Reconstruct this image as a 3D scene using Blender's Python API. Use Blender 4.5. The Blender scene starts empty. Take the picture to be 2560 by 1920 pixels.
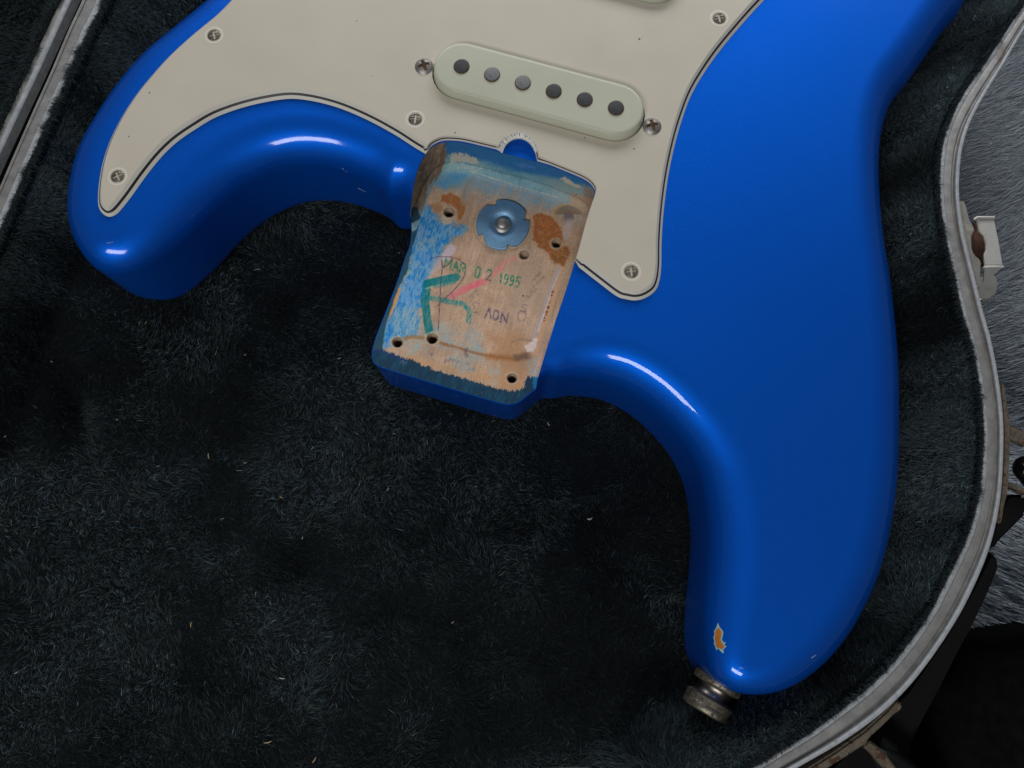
import bpy, bmesh, math, random
import numpy as np
from mathutils import Vector, Matrix
from mathutils.geometry import tessellate_polygon
from mathutils.bvhtree import BVHTree

random.seed(7)
rng = np.random.default_rng(7)
scene = bpy.context.scene
col = scene.collection

# ------------------------------------------------------------------ camera
TILT = math.radians(13.0)      # the phone leans a little towards the strings
FPX = 1971.0                   # focal length in pixels of a 2560 px wide frame
HCAM = 232.0                   # mm above the guitar's top face
ZOFF = 95.0                    # the guitar's top face lies 95 mm above the floor
S = 0.001

cam_data = bpy.data.cameras.new('camera')
cam = bpy.data.objects.new('camera', cam_data)
col.objects.link(cam)
cam_data.sensor_fit = 'HORIZONTAL'
cam_data.sensor_width = 36.0
cam_data.lens = 36.0 * FPX / 2560.0
cam_data.clip_start = 0.01
cam_data.clip_end = 50.0
cam.location = (0, 0, (HCAM + ZOFF) * S)
cam.rotation_euler = (TILT, 0, 0)
scene.camera = cam

# ------------------------------------------------------------------ world and lamps
world = bpy.data.worlds.new('World')
scene.world = world
world.use_nodes = True
wn = world.node_tree.nodes
wn['Background'].inputs['Color'].default_value = (0.80, 0.90, 1.0, 1)
wn['Background'].inputs['Strength'].default_value = 0.06


def area(name, loc, target, sx, sy, power, color):
    d = bpy.data.lights.new(name, 'AREA')
    d.shape = 'RECTANGLE'
    d.size, d.size_y = sx, sy
    d.energy = power
    d.color = color
    o = bpy.data.objects.new(name, d)
    col.objects.link(o)
    o.location = loc
    v = Vector(target) - Vector(loc)
    o.rotation_euler = v.to_track_quat('-Z', 'Y').to_euler()
    return o


area('window_light', (-0.42, -0.92, 1.20), (0, 0.05, 0.09), 0.95, 0.30, 10.2, (1.0, 0.98, 0.96))
area('room_light', (0.08, 0.90, 0.55), (0.0, 0.15, 0.09), 1.05, 0.34, 5.3, (0.97, 0.99, 1.0))

scene.view_settings.view_transform = 'Standard'
scene.view_settings.look = 'None'
scene.view_settings.exposure = 0.0
scene.view_settings.gamma = 1.0
scene.view_settings.use_curve_mapping = False
scene.render.engine = 'CYCLES'
scene.cycles.use_denoising = True
scene.cycles.max_bounces = 6
scene.render.film_transparent = False

# ------------------------------------------------------------------ geometry helpers (mm)
ST, CT = math.sin(TILT), math.cos(TILT)


def P(u, v, z=0.0):
    """Point of the plane at height z (mm, guitar top = 0) seen at photo pixel (u, v)."""
    a, b = u - 1280.0, 960.0 - v
    dx, dy, dz = a, FPX * ST + b * CT, -FPX * CT + b * ST
    s = (z - HCAM) / dz
    return (dx * s, dy * s, z)


def Q(x, y, z):
    """Photo pixel of a point (arrays)."""
    zz = z - HCAM
    depth = y * ST - zz * CT
    up = y * CT + zz * ST
    return 1280.0 + FPX * x / depth, 960.0 - FPX * up / depth


def P2(u, v, z=0.0):
    p = P(u, v, z)
    return (p[0], p[1])


def spline(pts, n=8, closed=False):
    """Catmull-Rom through points (any dimension)."""
    pts = np.asarray(pts, float)
    m = len(pts)
    out = []
    rngi = range(m) if closed else range(m - 1)
    for i in rngi:
        p1, p2 = pts[i], pts[(i + 1) % m]
        p0 = pts[i - 1] if (closed or i > 0) else 2 * p1 - p2
        p3 = pts[(i + 2) % m] if (closed or i + 2 < m) else 2 * p2 - p1
        for k in range(n):
            t = k / n
            out.append(0.5 * (2 * p1 + (p2 - p0) * t + (2 * p0 - 5 * p1 + 4 * p2 - p3) * t * t
                              + (3 * p1 - p0 - 3 * p2 + p3) * t ** 3))
    if not closed:
        out.append(pts[-1])
    return np.array(out)


def resample(pts, step=None, count=None, closed=False):
    pts = np.asarray(pts, float)
    q = np.vstack([pts, pts[:1]]) if closed else pts
    d = np.r_[0, np.cumsum(np.linalg.norm(np.diff(q[:, :2], axis=0), axis=1))]
    if count is None:
        count = max(4, int(d[-1] / step))
    t = np.linspace(0, d[-1], count, endpoint=not closed)
    return np.stack([np.interp(t, d, q[:, k]) for k in range(q.shape[1])], 1)


def normals2(pts, closed=True):
    """Left-hand normals of a polyline."""
    if closed:
        t = np.roll(pts, -1, 0) - np.roll(pts, 1, 0)
    else:
        t = np.gradient(pts, axis=0)
    t = t[:, :2]
    t = t / np.maximum(np.linalg.norm(t, axis=1, keepdims=True), 1e-9)
    return np.stack([-t[:, 1], t[:, 0]], 1)


def smooth_closed(a, w):
    k = np.ones(2 * w + 1) / (2 * w + 1)
    ext = np.concatenate([a[-w:], a, a[:w]])
    return np.convolve(ext, k, 'valid')


def seg_dist(px, py, poly, closed=False):
    d = np.full(px.shape, 1e9)
    m = len(poly)
    for i in range(m if closed else m - 1):
        ax, ay = poly[i][0], poly[i][1]
        bx, by = poly[(i + 1) % m][0], poly[(i + 1) % m][1]
        ex, ey = bx - ax, by - ay
        t = np.clip(((px - ax) * ex + (py - ay) * ey) / (ex * ex + ey * ey + 1e-12), 0, 1)
        d = np.minimum(d, np.hypot(px - ax - t * ex, py - ay - t * ey))
    return d


def inside(px, py, poly):
    r = np.zeros(px.shape, bool)
    m = len(poly)
    for i in range(m):
        ax, ay = poly[i][0], poly[i][1]
        bx, by = poly[(i + 1) % m][0], poly[(i + 1) % m][1]
        if ay == by:
            continue
        c = ((ay > py) != (by > py)) & (px < (bx - ax) * (py - ay) / (by - ay) + ax)
        r ^= c
    return r


def sdist(px, py, poly):
    d = seg_dist(px, py, poly, True)
    return np.where(inside(px, py, poly), d, -d)


def sstep(e0, e1, x):
    t = np.clip((x - e0) / (e1 - e0), 0, 1)
    return t * t * (3 - 2 * t)


def _hash(i, j, seed):
    h = (i * 374761393 + j * 668265263 + seed * 974711) & 0xffffffff
    h = ((h ^ (h >> 13)) * 1274126177) & 0xffffffff
    return ((h ^ (h >> 16)) & 0xffff) / 65535.0


def vnoise(x, y, seed=0):
    xi, yi = np.floor(x).astype(np.int64), np.floor(y).astype(np.int64)
    fx, fy = x - xi, y - yi
    fx, fy = fx * fx * (3 - 2 * fx), fy * fy * (3 - 2 * fy)
    a, b = _hash(xi, yi, seed), _hash(xi + 1, yi, seed)
    c, d = _hash(xi, yi + 1, seed), _hash(xi + 1, yi + 1, seed)
    return (a * (1 - fx) + b * fx) * (1 - fy) + (c * (1 - fx) + d * fx) * fy


def fbm(x, y, seed=0, o=4):
    r, a, t = 0.0, 0.5, 0.0
    for k in range(o):
        r = r + a * vnoise(x * 2 ** k, y * 2 ** k, seed + 17 * k)
        t += a
        a *= 0.5
    return r / t


# ------------------------------------------------------------------ object helpers
def to_world(v):
    a = np.asarray(v, float).copy()
    a[:, 2] += ZOFF
    return a * S


def empty(name, loc_mm, label, cat, group=None, kind=None):
    o = bpy.data.objects.new(name, None)
    col.objects.link(o)
    o.location = (loc_mm[0] * S, loc_mm[1] * S, (loc_mm[2] + ZOFF) * S)
    tag(o, label, cat, group, kind)
    return o


def tag(o, label=None, cat=None, group=None, kind=None):
    if label:
        o['label'] = label
    if cat:
        o['category'] = cat
    if group:
        o['group'] = group
    if kind:
        o['kind'] = kind
    return o


def world_loc(o):
    v = Vector((0, 0, 0))
    while o is not None:
        v += o.location
        o = o.parent
    return v


def adopt(o, parent):
    if parent is not None:
        o.parent = parent
        if parent.type == 'EMPTY':
            o.matrix_parent_inverse = Matrix.Translation(-parent.location)
        else:
            o.matrix_parent_inverse = Matrix.Identity(4)
    return o


def mesh(name, verts, faces, mat, parent=None, smooth=True, angle=None, local=False):
    """One mesh object, verts in mm (world frame unless local)."""
    me = bpy.data.meshes.new(name)
    vv = np.asarray(verts, float) * S if local else to_world(verts)
    me.from_pydata([tuple(p) for p in vv], [], [tuple(int(i) for i in f) for f in faces])
    me.validate()
    me.update()
    if mat is not None:
        me.materials.append(mat)
    if smooth:
        me.polygons.foreach_set('use_smooth', [True] * len(me.polygons))
        if angle:
            me.set_sharp_from_angle(angle=math.radians(angle))
    o = bpy.data.objects.new(name, me)
    col.objects.link(o)
    return adopt(o, parent)


def fast_mesh(name, verts, quads, mat, parent=None, colors=None, smooth=True):
    """Many quads from arrays; optional colour for each vertex."""
    me = bpy.data.meshes.new(name)
    vv = to_world(verts).astype(np.float32)
    q = np.asarray(quads, np.int32)
    me.vertices.add(len(vv))
    me.vertices.foreach_set('co', vv.ravel())
    me.loops.add(q.size)
    me.loops.foreach_set('vertex_index', q.ravel())
    me.polygons.add(len(q))
    me.polygons.foreach_set('loop_start', np.arange(0, q.size, q.shape[1], dtype=np.int32))
    me.polygons.foreach_set('use_smooth', np.full(len(q), smooth))
    if colors is not None:
        at = me.color_attributes.new('tone', 'FLOAT_COLOR', 'POINT')
        c = np.ones((len(vv), 4), np.float32)
        c[:, :3] = colors
        at.data.foreach_set('color', c.ravel())
    me.update(calc_edges=True)
    if mat is not None:
        me.materials.append(mat)
    o = bpy.data.objects.new(name, me)
    col.objects.link(o)
    return adopt(o, parent)


def prism(name, px, z0, z1, mat, parent, bevel=0.25, smooth=True, world_pts=None):
    """A plate: outline given as photo pixels on the plane z1, from z1 down to z0."""
    pts = [P2(u, v, z1) for u, v in px] if world_pts is None else world_pts
    bm = bmesh.new()
    vs = [bm.verts.new((x, y, z1)) for x, y in pts]
    f = bm.faces.new(vs)
    bmesh.ops.recalc_face_normals(bm, faces=[f])
    if f.normal.z < 0:
        f.normal_flip()
    ex = bmesh.ops.extrude_face_region(bm, geom=[f])
    nv = [e for e in ex['geom'] if isinstance(e, bmesh.types.BMVert)]
    # extruded copy goes down
    for v in nv:
        v.co.z = z0
    bmesh.ops.recalc_face_normals(bm, faces=bm.faces[:])
    if bevel:
        bmesh.ops.bevel(bm, geom=[e for e in bm.edges if e.calc_face_angle(0) > 0.6],
                        offset=bevel, segments=2, affect='EDGES', clamp_overlap=True)
    bmesh.ops.triangulate(bm, faces=[f for f in bm.faces if len(f.verts) > 4])
    me = bpy.data.meshes.new(name)
    for v in bm.verts:
        v.co = ((v.co.x) * S, (v.co.y) * S, (v.co.z + ZOFF) * S)
    bm.to_mesh(me)
    bm.free()
    me.materials.append(mat)
    me.polygons.foreach_set('use_smooth', [True] * len(me.polygons))
    me.set_sharp_from_angle(angle=math.radians(38))
    o = bpy.data.objects.new(name, me)
    col.objects.link(o)
    return adopt(o, parent)


def tube(name, pts, radii, mat, parent, seg=16):
    """Round bar along points (mm)."""
    pts = np.asarray(pts, float)
    n = len(pts)
    radii = np.broadcast_to(np.asarray(radii, float), (n,))
    verts, faces = [], []
    for i in range(n):
        t = Vector(pts[min(i + 1, n - 1)] - pts[max(i - 1, 0)]).normalized()
        a = t.cross(Vector((0, 0, 1)))
        a = a.normalized() if a.length > 1e-5 else Vector((1, 0, 0))
        b = t.cross(a).normalized()
        for k in range(seg):
            w = 2 * math.pi * k / seg
            verts.append(Vector(pts[i]) + (a * math.cos(w) + b * math.sin(w)) * radii[i])
    for i in range(n - 1):
        for k in range(seg):
            k2 = (k + 1) % seg
            faces.append((i * seg + k, i * seg + k2, (i + 1) * seg + k2, (i + 1) * seg + k))
    faces.append(tuple(range(seg)))
    faces.append(tuple((n - 1) * seg + k for k in reversed(range(seg))))
    return mesh(name, [tuple(v) for v in verts], faces, mat, parent, angle=50)


def lathe(name, prof, mat, parent, origin, axis, seg=40, angle=35):
    """prof: (radius, height) pairs along axis from origin."""
    ax = Vector(axis).normalized()
    a = ax.cross(Vector((0, 0, 1)))
    a = a.normalized() if a.length > 1e-4 else Vector((1, 0, 0))
    b = ax.cross(a).normalized()
    verts, faces = [], []
    for r, h in prof:
        for k in range(seg):
            w = 2 * math.pi * k / seg
            verts.append(tuple(Vector(origin) + ax * h + (a * math.cos(w) + b * math.sin(w)) * r))
    for i in range(len(prof) - 1):
        for k in range(seg):
            k2 = (k + 1) % seg
            faces.append((i * seg + k2, i * seg + k, (i + 1) * seg + k, (i + 1) * seg + k2))
    faces.append(tuple(range(seg)))
    faces.append(tuple((len(prof) - 1) * seg + k for k in reversed(range(seg))))
    o = mesh(name, verts, faces, mat, parent, angle=angle)
    bm = bmesh.new(); bm.from_mesh(o.data)
    bmesh.ops.recalc_face_normals(bm, faces=bm.faces[:])
    bm.to_mesh(o.data); bm.free()
    return o


# ------------------------------------------------------------------ materials
def lin(c):
    c = np.asarray(c, float) / 255.0
    return np.where(c <= 0.04045, c / 12.92, ((c + 0.055) / 1.055) ** 2.4)


def mat_new(name):
    m = bpy.data.materials.new(name)
    m.use_nodes = True
    nt = m.node_tree
    return m, nt, nt.nodes['Principled BSDF']


def noise_node(nt, scale, detail=4, rough=0.55, coord='Object'):
    tc = nt.nodes.new('ShaderNodeTexCoord')
    n = nt.nodes.new('ShaderNodeTexNoise')
    n.inputs['Scale'].default_value = scale
    n.inputs['Detail'].default_value = detail
    n.inputs['Roughness'].default_value = rough
    nt.links.new(tc.outputs[coord], n.inputs['Vector'])
    return n


def ramp(nt, src, stops):
    r = nt.nodes.new('ShaderNodeValToRGB')
    el = r.color_ramp.elements
    while len(el) < len(stops):
        el.new(0.5)
    for e, (p, c) in zip(el, stops):
        e.position = p
        e.color = (*c, 1) if len(c) == 3 else c
    nt.links.new(src, r.inputs['Fac'])
    return r


def bump(nt, bsdf, src, strength, dist):
    b = nt.nodes.new('ShaderNodeBump')
    b.inputs['Strength'].default_value = strength
    b.inputs['Distance'].default_value = dist
    nt.links.new(src, b.inputs['Height'])
    nt.links.new(b.outputs['Normal'], bsdf.inputs['Normal'])
    return b


def g(v):
    return (v, v, v)


# metallic blue lacquer: flakes under a clear coat
m_blue, nt, bs = mat_new('blue_metallic_lacquer')
n1 = noise_node(nt, 9, 3)
r1 = ramp(nt, n1.outputs['Fac'], [(0.3, (0.0, 0.118, 0.70)), (0.7, (0.0, 0.130, 0.75))])
nt.links.new(r1.outputs['Color'], bs.inputs['Base Color'])
bs.inputs['Metallic'].default_value = 0.66
bs.inputs['Specular IOR Level'].default_value = 0.0
bs.inputs['Roughness'].default_value = 0.5
bs.inputs['Coat Weight'].default_value = 1.0
cn = noise_node(nt, 28, 5, 0.6)
cr = ramp(nt, cn.outputs['Fac'], [(0.35, g(0.05)), (0.75, g(0.14))])
nt.links.new(cr.outputs['Color'], bs.inputs['Coat Roughness'])
pn = noise_node(nt, 260, 2)
pb = nt.nodes.new('ShaderNodeBump')
pb.inputs['Strength'].default_value = 0.05
pb.inputs['Distance'].default_value = 0.0004
nt.links.new(pn.outputs['Fac'], pb.inputs['Height'])
nt.links.new(pb.outputs['Normal'], bs.inputs['Coat Normal'])
bs.inputs['Coat IOR'].default_value = 1.5
tc = nt.nodes.new('ShaderNodeTexCoord')
vo = nt.nodes.new('ShaderNodeTexVoronoi')
vo.inputs['Scale'].default_value = 2600
nt.links.new(tc.outputs['Object'], vo.inputs['Vector'])
bump(nt, bs, vo.outputs['Color'], 0.28, 0.0002)


def plastic(name, c1, c2, rough, scale=60, coat=0.0, speck=None):
    m, nt, bs = mat_new(name)
    n = noise_node(nt, scale, 5)
    r = ramp(nt, n.outputs['Fac'], [(0.3, c1), (0.7, c2)])
    out = r.outputs['Color']
    if speck:
        s = noise_node(nt, 420, 2)
        sr = ramp(nt, s.outputs['Fac'], [(0.76, g(0)), (0.80, g(1))])
        mx = nt.nodes.new('ShaderNodeMix'); mx.data_type = 'RGBA'
        nt.links.new(sr.outputs['Color'], mx.inputs[0])
        nt.links.new(out, mx.inputs[6])
        mx.inputs[7].default_value = (*speck, 1)
        out = mx.outputs[2]
    nt.links.new(out, bs.inputs['Base Color'])
    rn = noise_node(nt, 35, 4)
    rr = ramp(nt, rn.outputs['Fac'], [(0.3, g(rough * 0.85)), (0.75, g(rough * 1.3))])
    nt.links.new(rr.outputs['Color'], bs.inputs['Roughness'])
    bs.inputs['Coat Weight'].default_value = coat
    return m


m_guard = plastic('aged_cream_plastic', (0.625, 0.567, 0.468), (0.66, 0.602, 0.503), 0.36)
m_guard_edge = plastic('lightened_edge_plastic', (0.76, 0.74, 0.62), (0.82, 0.80, 0.68), 0.35)  # whiter cut plastic, lightened further for light falling on the bevels
m_ply = plastic('black_plastic_ply', (0.030, 0.022, 0.030), (0.045, 0.033, 0.042), 0.4)
m_cover = plastic('mint_white_plastic', (0.56, 0.575, 0.45), (0.60, 0.61, 0.485), 0.30, 40)
m_scrape = plastic('scraped_plastic', (0.68, 0.68, 0.62), (0.78, 0.78, 0.72), 0.7)
m_black = plastic('black_shell_plastic', (0.003, 0.003, 0.0035), (0.005, 0.005, 0.0055), 0.7)
m_black.node_tree.nodes['Principled BSDF'].inputs['Specular IOR Level'].default_value = 0.2
m_gloss = plastic('glossy_black_plastic', (0.004, 0.004, 0.005), (0.007, 0.007, 0.008), 0.33)


def metal(name, c1, c2, rough, scale=400, stain=None, stain_at=(0.55, 0.68), metallic=1.0, bumpy=0.15, stain_scale=160):
    m, nt, bs = mat_new(name)
    n = noise_node(nt, scale, 6, 0.65)
    r = ramp(nt, n.outputs['Fac'], [(0.3, c1), (0.7, c2)])
    out = r.outputs['Color']
    bs.inputs['Metallic'].default_value = metallic
    if stain:
        s = noise_node(nt, stain_scale, 6, 0.7)
        sr = ramp(nt, s.outputs['Fac'], [(stain_at[0], g(0)), (stain_at[1], g(1))])
        mx = nt.nodes.new('ShaderNodeMix'); mx.data_type = 'RGBA'
        nt.links.new(sr.outputs['Color'], mx.inputs[0])
        nt.links.new(out, mx.inputs[6])
        mx.inputs[7].default_value = (*stain, 1)
        out = mx.outputs[2]
        inv = ramp(nt, sr.outputs['Color'], [(0, g(metallic)), (1, g(0.1))])
        nt.links.new(inv.outputs['Color'], bs.inputs['Metallic'])
        rr = ramp(nt, sr.outputs['Color'], [(0, g(rough)), (1, g(0.85))])
        nt.links.new(rr.outputs['Color'], bs.inputs['Roughness'])
    else:
        bs.inputs['Roughness'].default_value = rough
    nt.links.new(out, bs.inputs['Base Color'])
    bump(nt, bs, n.outputs['Fac'], bumpy, 0.0002)
    return m


m_screw = metal('tarnished_screw_steel', (0.20, 0.175, 0.16), (0.36, 0.325, 0.30), 0.45, 900,
                (0.13, 0.08, 0.055), (0.44, 0.66), stain_scale=600)
m_pickscrew = metal('nickel_screw', (0.30, 0.29, 0.285), (0.46, 0.45, 0.44), 0.52, 900, (0.15, 0.11, 0.085), (0.48, 0.70), stain_scale=600)
m_slot = metal('rusty_slot', (0.10, 0.055, 0.03), (0.22, 0.13, 0.07), 0.8, 900, metallic=0.1)
m_pole = metal('dull_grey_magnet', (0.035, 0.037, 0.038), (0.085, 0.088, 0.09), 0.6, 1500, metallic=0.4, bumpy=0.5)
m_pole_light = metal('worn_bright_magnet', (0.10, 0.103, 0.108), (0.30, 0.305, 0.315), 0.6, 1800, metallic=0.5, bumpy=0.4)
m_pole_side = metal('rusty_magnet_side', (0.10, 0.06, 0.045), (0.2, 0.13, 0.10), 0.6, 1500, metallic=0.3)
m_alu = metal('worn_aluminium', (0.30, 0.295, 0.29), (0.47, 0.46, 0.45), 0.58, 260, (0.15, 0.10, 0.065), (0.60, 0.78), bumpy=0.5, stain_scale=55, metallic=0.75)
m_alu_pale = metal('oxidised_aluminium', (0.36, 0.39, 0.42), (0.58, 0.60, 0.63), 0.65, 420, (0.2, 0.17, 0.14), (0.62, 0.85), metallic=0.45, bumpy=0.6, stain_scale=240)
m_nickel = metal('dirty_nickel_plate', (0.68, 0.65, 0.58), (0.88, 0.85, 0.78), 0.42, 250, (0.10, 0.055, 0.03), (0.58, 0.70), stain_scale=120)
m_hasp = metal('brushed_nickel_hasp', (0.66, 0.64, 0.61), (0.74, 0.72, 0.69), 0.5, 700, metallic=0.6)
m_rust = metal('rust', (0.05, 0.022, 0.014), (0.13, 0.06, 0.035), 0.8, 400, metallic=0.1, bumpy=0.5)
m_rustplate = metal('rusty_nickel_plate', (0.24, 0.20, 0.15), (0.42, 0.37, 0.29), 0.5, 300, (0.07, 0.03, 0.016), (0.48, 0.60), stain_scale=260, bumpy=0.4)
m_button = metal('tarnished_strap_button', (0.20, 0.18, 0.14), (0.36, 0.33, 0.26), 0.5, 900, (0.055, 0.04, 0.02), (0.5, 0.62), stain_scale=600, bumpy=0.5)
m_button_neck = metal('dark_nickel_neck', (0.20, 0.18, 0.16), (0.32, 0.29, 0.26), 0.36, 700, bumpy=0.4)
m_tnut = metal('blue_zinc_plate', (0.10, 0.33, 0.62), (0.44, 0.68, 0.92), 0.42, 3200, metallic=0.8, bumpy=0.8)
m_bolt = metal('steel_bolt', (0.36, 0.35, 0.33), (0.55, 0.53, 0.5), 0.5, 900, bumpy=0.4)


def attr_mat(name, rough, spec=0.4, fine=None, sheen=0.0):
    m, nt, bs = mat_new(name)
    a = nt.nodes.new('ShaderNodeAttribute')
    a.attribute_name = 'tone'
    src = a.outputs['Color']
    if fine:
        n = noise_node(nt, fine, 4)
        r = ramp(nt, n.outputs['Fac'], [(0.3, g(0.86)), (0.7, g(1.1))])
        mx = nt.nodes.new('ShaderNodeMix'); mx.data_type = 'RGBA'; mx.blend_type = 'MULTIPLY'
        mx.inputs[0].default_value = 1.0
        nt.links.new(src, mx.inputs[6]); nt.links.new(r.outputs['Color'], mx.inputs[7])
        src = mx.outputs[2]
        bump(nt, bs, n.outputs['Fac'], 0.25, 0.0002)
    nt.links.new(src, bs.inputs['Base Color'])
    bs.inputs['Roughness'].default_value = rough
    bs.inputs['Specular IOR Level'].default_value = spec
    bs.inputs['Sheen Weight'].default_value = sheen
    return m


m_pocket = attr_mat('stained_maple', 0.65, 0.2, 1800)
m_pile = attr_mat('plush_fibre', 0.6, 0.12)
m_rugpile = attr_mat('rug_fibre', 0.5, 0.25)
m_wood = plastic('bare_wood', (0.42, 0.25, 0.14), (0.52, 0.33, 0.19), 0.7, 300)
m_woodhole = plastic('torn_wood', (0.36, 0.25, 0.16), (0.5, 0.37, 0.25), 0.85, 600)
m_chipwood = plastic('orange_sealed_wood', (0.46, 0.14, 0.022), (0.58, 0.20, 0.035), 0.45, 200)
m_chipedge = plastic('mint_primer', (0.22, 0.44, 0.43), (0.36, 0.60, 0.58), 0.5, 200)
m_scratch_glint = plastic('pale_scratch_and_glint', (0.30, 0.45, 0.62), (0.5, 0.6, 0.72), 0.6)
m_lining = plastic('black_backing', (0.006, 0.008, 0.009), (0.010, 0.0125, 0.0138), 1.0)
m_lining.node_tree.nodes['Principled BSDF'].inputs['Specular IOR Level'].default_value = 0.03
m_rugbase = plastic('rug_backing', (0.09, 0.10, 0.11), (0.12, 0.13, 0.145), 0.95)
m_cloth = plastic('black_cloth', (0.002, 0.0023, 0.002), (0.005, 0.0055, 0.005), 1.0, 300)
m_cloth.node_tree.nodes['Principled BSDF'].inputs['Specular IOR Level'].default_value = 0.05
m_lint_pale = plastic('pale_lint', (0.36, 0.35, 0.31), (0.48, 0.46, 0.41), 0.8)
m_lint_tan = plastic('tan_lint', (0.42, 0.28, 0.13), (0.5, 0.36, 0.2), 0.8)

# ------------------------------------------------------------------ traced outlines (photo pixels, with the height of the edge seen there)
BODY = [  # u, v, z, outward mm
    (525, 0, -7, 1.5), (482, 36, -7, 1.5), (419, 87, -7, 1.5), (357, 140, -7, 1.5), (299, 207, -7, 1.5), (256, 268, -7, 1.5),
    (217, 333, -7, 1.5), (190, 391, -7, 1.5), (176, 444, -7, 1.4), (171, 487, -7, 1.3), (174, 530, -8, 1.2), (184, 574, -9, 1.0),
    (200, 612, -10, .8), (223, 649, -12, .5), (256, 685, -15, .2), (289, 716, -24, .1), (328, 742, -32, .4), (357, 753, -36, .8),
    (386, 757, -38, 1.0), (415, 755, -38, 1.0), (444, 745, -38, 1.2), (473, 723, -38, 1.2), (511, 690, -38, 1.5), (550, 649, -38, 1.6),
    (588, 606, -38, 1.6), (627, 570, -38, 1.6), (670, 538, -38, 1.6), (714, 515, -38, 1.6), (752, 501, -38, 1.6), (796, 494, -38, 1.6),
    (845, 496, -38, 1.6), (893, 506, -38, 1.5), (941, 523, -38, 1.4), (975, 541, -38, 1.2), (1003, 560, -34, .8),
    (990, 450, 0, 0), (1008, 474, 0, 0), (1013, 500, 0, 0), (1025, 612, -16, 0), (1015, 637, -16, 0), (1003, 674, -16, 0), (990, 712, -16, 0), (962, 785, -16, 0), (940, 841, -16, 0), (931, 872, -16, 0),
    (929, 892, -16, 0), (934, 908, -16, 0), (948, 917, -16, 0), (993, 932, -16, 0), (1089, 961, -16, 0), (1186, 990, -16, 0),
    (1244, 1007, -16, 0), (1270, 1012, -16, 0), (1294, 1008, -16, 0), (1321, 988, -16, 0), (1342, 973, -17, 0), (1362, 972, -26, .2),
    (1384, 986, -34, .6), (1414, 984, -38, 1.2),
    (1446, 984, -38, 1.4), (1485, 988, -38, 1.5), (1523, 999, -38, 1.5), (1562, 1020, -38, 1.5), (1591, 1040, -38, 1.5), (1622, 1067, -38, 1.5),
    (1652, 1100, -38, 1.4), (1676, 1130, -38, 1.4), (1695, 1165, -38, 1.3), (1712, 1205, -38, 1.2), (1723, 1255, -38, 1.2), (1730, 1313, -38, 1.2),
    (1731, 1365, -38, 1.2), (1727, 1429, -38, 1.2), (1719, 1506, -38, 1.2), (1714, 1575, -38, 1.1), (1715, 1621, -38, 1.0), (1724, 1655, -36, .8),
    (1741, 1682, -30, .4), (1768, 1704, -20, .1), (1800, 1720, -12, .3), (1838, 1730, -10, .6), (1876, 1733, -9, .7), (1915, 1731, -9, .7),
    (1963, 1721, -9, .8), (2011, 1698, -8, .8), (2059, 1660, -8, .9), (2098, 1617, -8, .9), (2136, 1564, -8, .9), (2170, 1506, -7, 1), (2194, 1453, -7, 1),
    (2213, 1390, -7, 1.1), (2228, 1327, -7, 1.1), (2238, 1265, -7, 1.1), (2244, 1207, -7, 1.2), (2248, 1130, -7, 1.2), (2249, 1034, -7, 1.2),
    (2247, 938, -7, 1.3), (2242, 851, -7, 1.3), (2234, 769, -7, 1.3), (2224, 687, -7, 1.3), (2210, 600, -7, 1.3), (2200, 510, -7, 1.4),
    (2196, 410, -7, 1.4), (2202, 333, -7, 1.4), (2216, 275, -7, 1.4), (2237, 231, -7, 1.4), (2271, 186, -7, 1.5), (2315, 125, -7, 1.5),
    (2363, 55, -7, 1.5), (2404, 5, -7, 1.5),
    (2450, -60, -7, 0), (2500, -150, -7, 0), (2530, -270, -7, 0), (2520, -430, -7, 0), (2450, -600, -7, 0), (2320, -760, -7, 0), (2120, -900, -7, 0),
    (1870, -980, -7, 0), (1600, -1000, -7, 0), (1350, -940, -7, 0), (1150, -800, -7, 0), (1020, -640, -7, 0), (930, -480, -7, 0),
    (850, -330, -7, 0), (760, -210, -7, 0), (660, -115, -7, 0), (590, -58, -7, 0)]
GUARD_A = [  # left edge and the long curve, full bevel
    (579, 0), (540, 39), (482, 87), (424, 140), (376, 193), (338, 241), (304, 294), (275, 352), (256, 410), (247, 463), (245, 501),
    (248, 521), (258, 535), (272, 542), (287, 538), (301, 526), (328, 492), (366, 439), (405, 391), (444, 354), (492, 321), (540, 293),
    (603, 270), (665, 255), (723, 247), (772, 251), (825, 263), (874, 280), (931, 306), (989, 338), (1034, 367), (1064, 385)]
GUARD_B = [(1070, 378), (1081, 364), (1100, 354), (1120, 351), (1158, 354), (1206, 365), (1247, 375)]
GUARD_C = [(1252, 371), (1262, 361), (1274, 353), (1291, 347), (1308, 349), (1324, 359), (1336, 378), (1343, 403)]
GUARD_D = [(1375, 412), (1414, 428), (1452, 444), (1472, 456), (1484, 470), (1486, 487), (1467, 545), (1443, 632), (1437, 651)]
GUARD_E = [(1447, 668), (1493, 704), (1541, 740), (1565, 748), (1589, 751), (1613, 745), (1637, 728), (1648, 704), (1653, 665), (1654, 603),
           (1659, 530), (1670, 444), (1686, 366), (1705, 299), (1729, 236), (1763, 178), (1801, 125), (1845, 72), (1883, 29), (1910, 0),
           (1980, -80), (2050, -180), (2090, -300), (2060, -460), (1900, -640), (1600, -740), (1300, -640), (1100, -480), (920, -300), (760, -150), (650, -60)]
POCKET = [(1012, 510), (1021, 479), (1038, 434), (1049, 410), (1058, 394), (1067, 381), (1080, 368), (1100, 358), (1122, 354), (1160, 357), (1206, 368), (1250, 380), (1300, 393), (1343, 405),
          (1380, 417), (1420, 433), (1455, 448), (1474, 460), (1484, 474), (1485, 490), (1467, 548), (1443, 635), (1417, 720), (1388, 805),
          (1320, 1020), (1275, 1165), (760, 1165), (850, 750), (975, 600), (1002, 540)]
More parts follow.
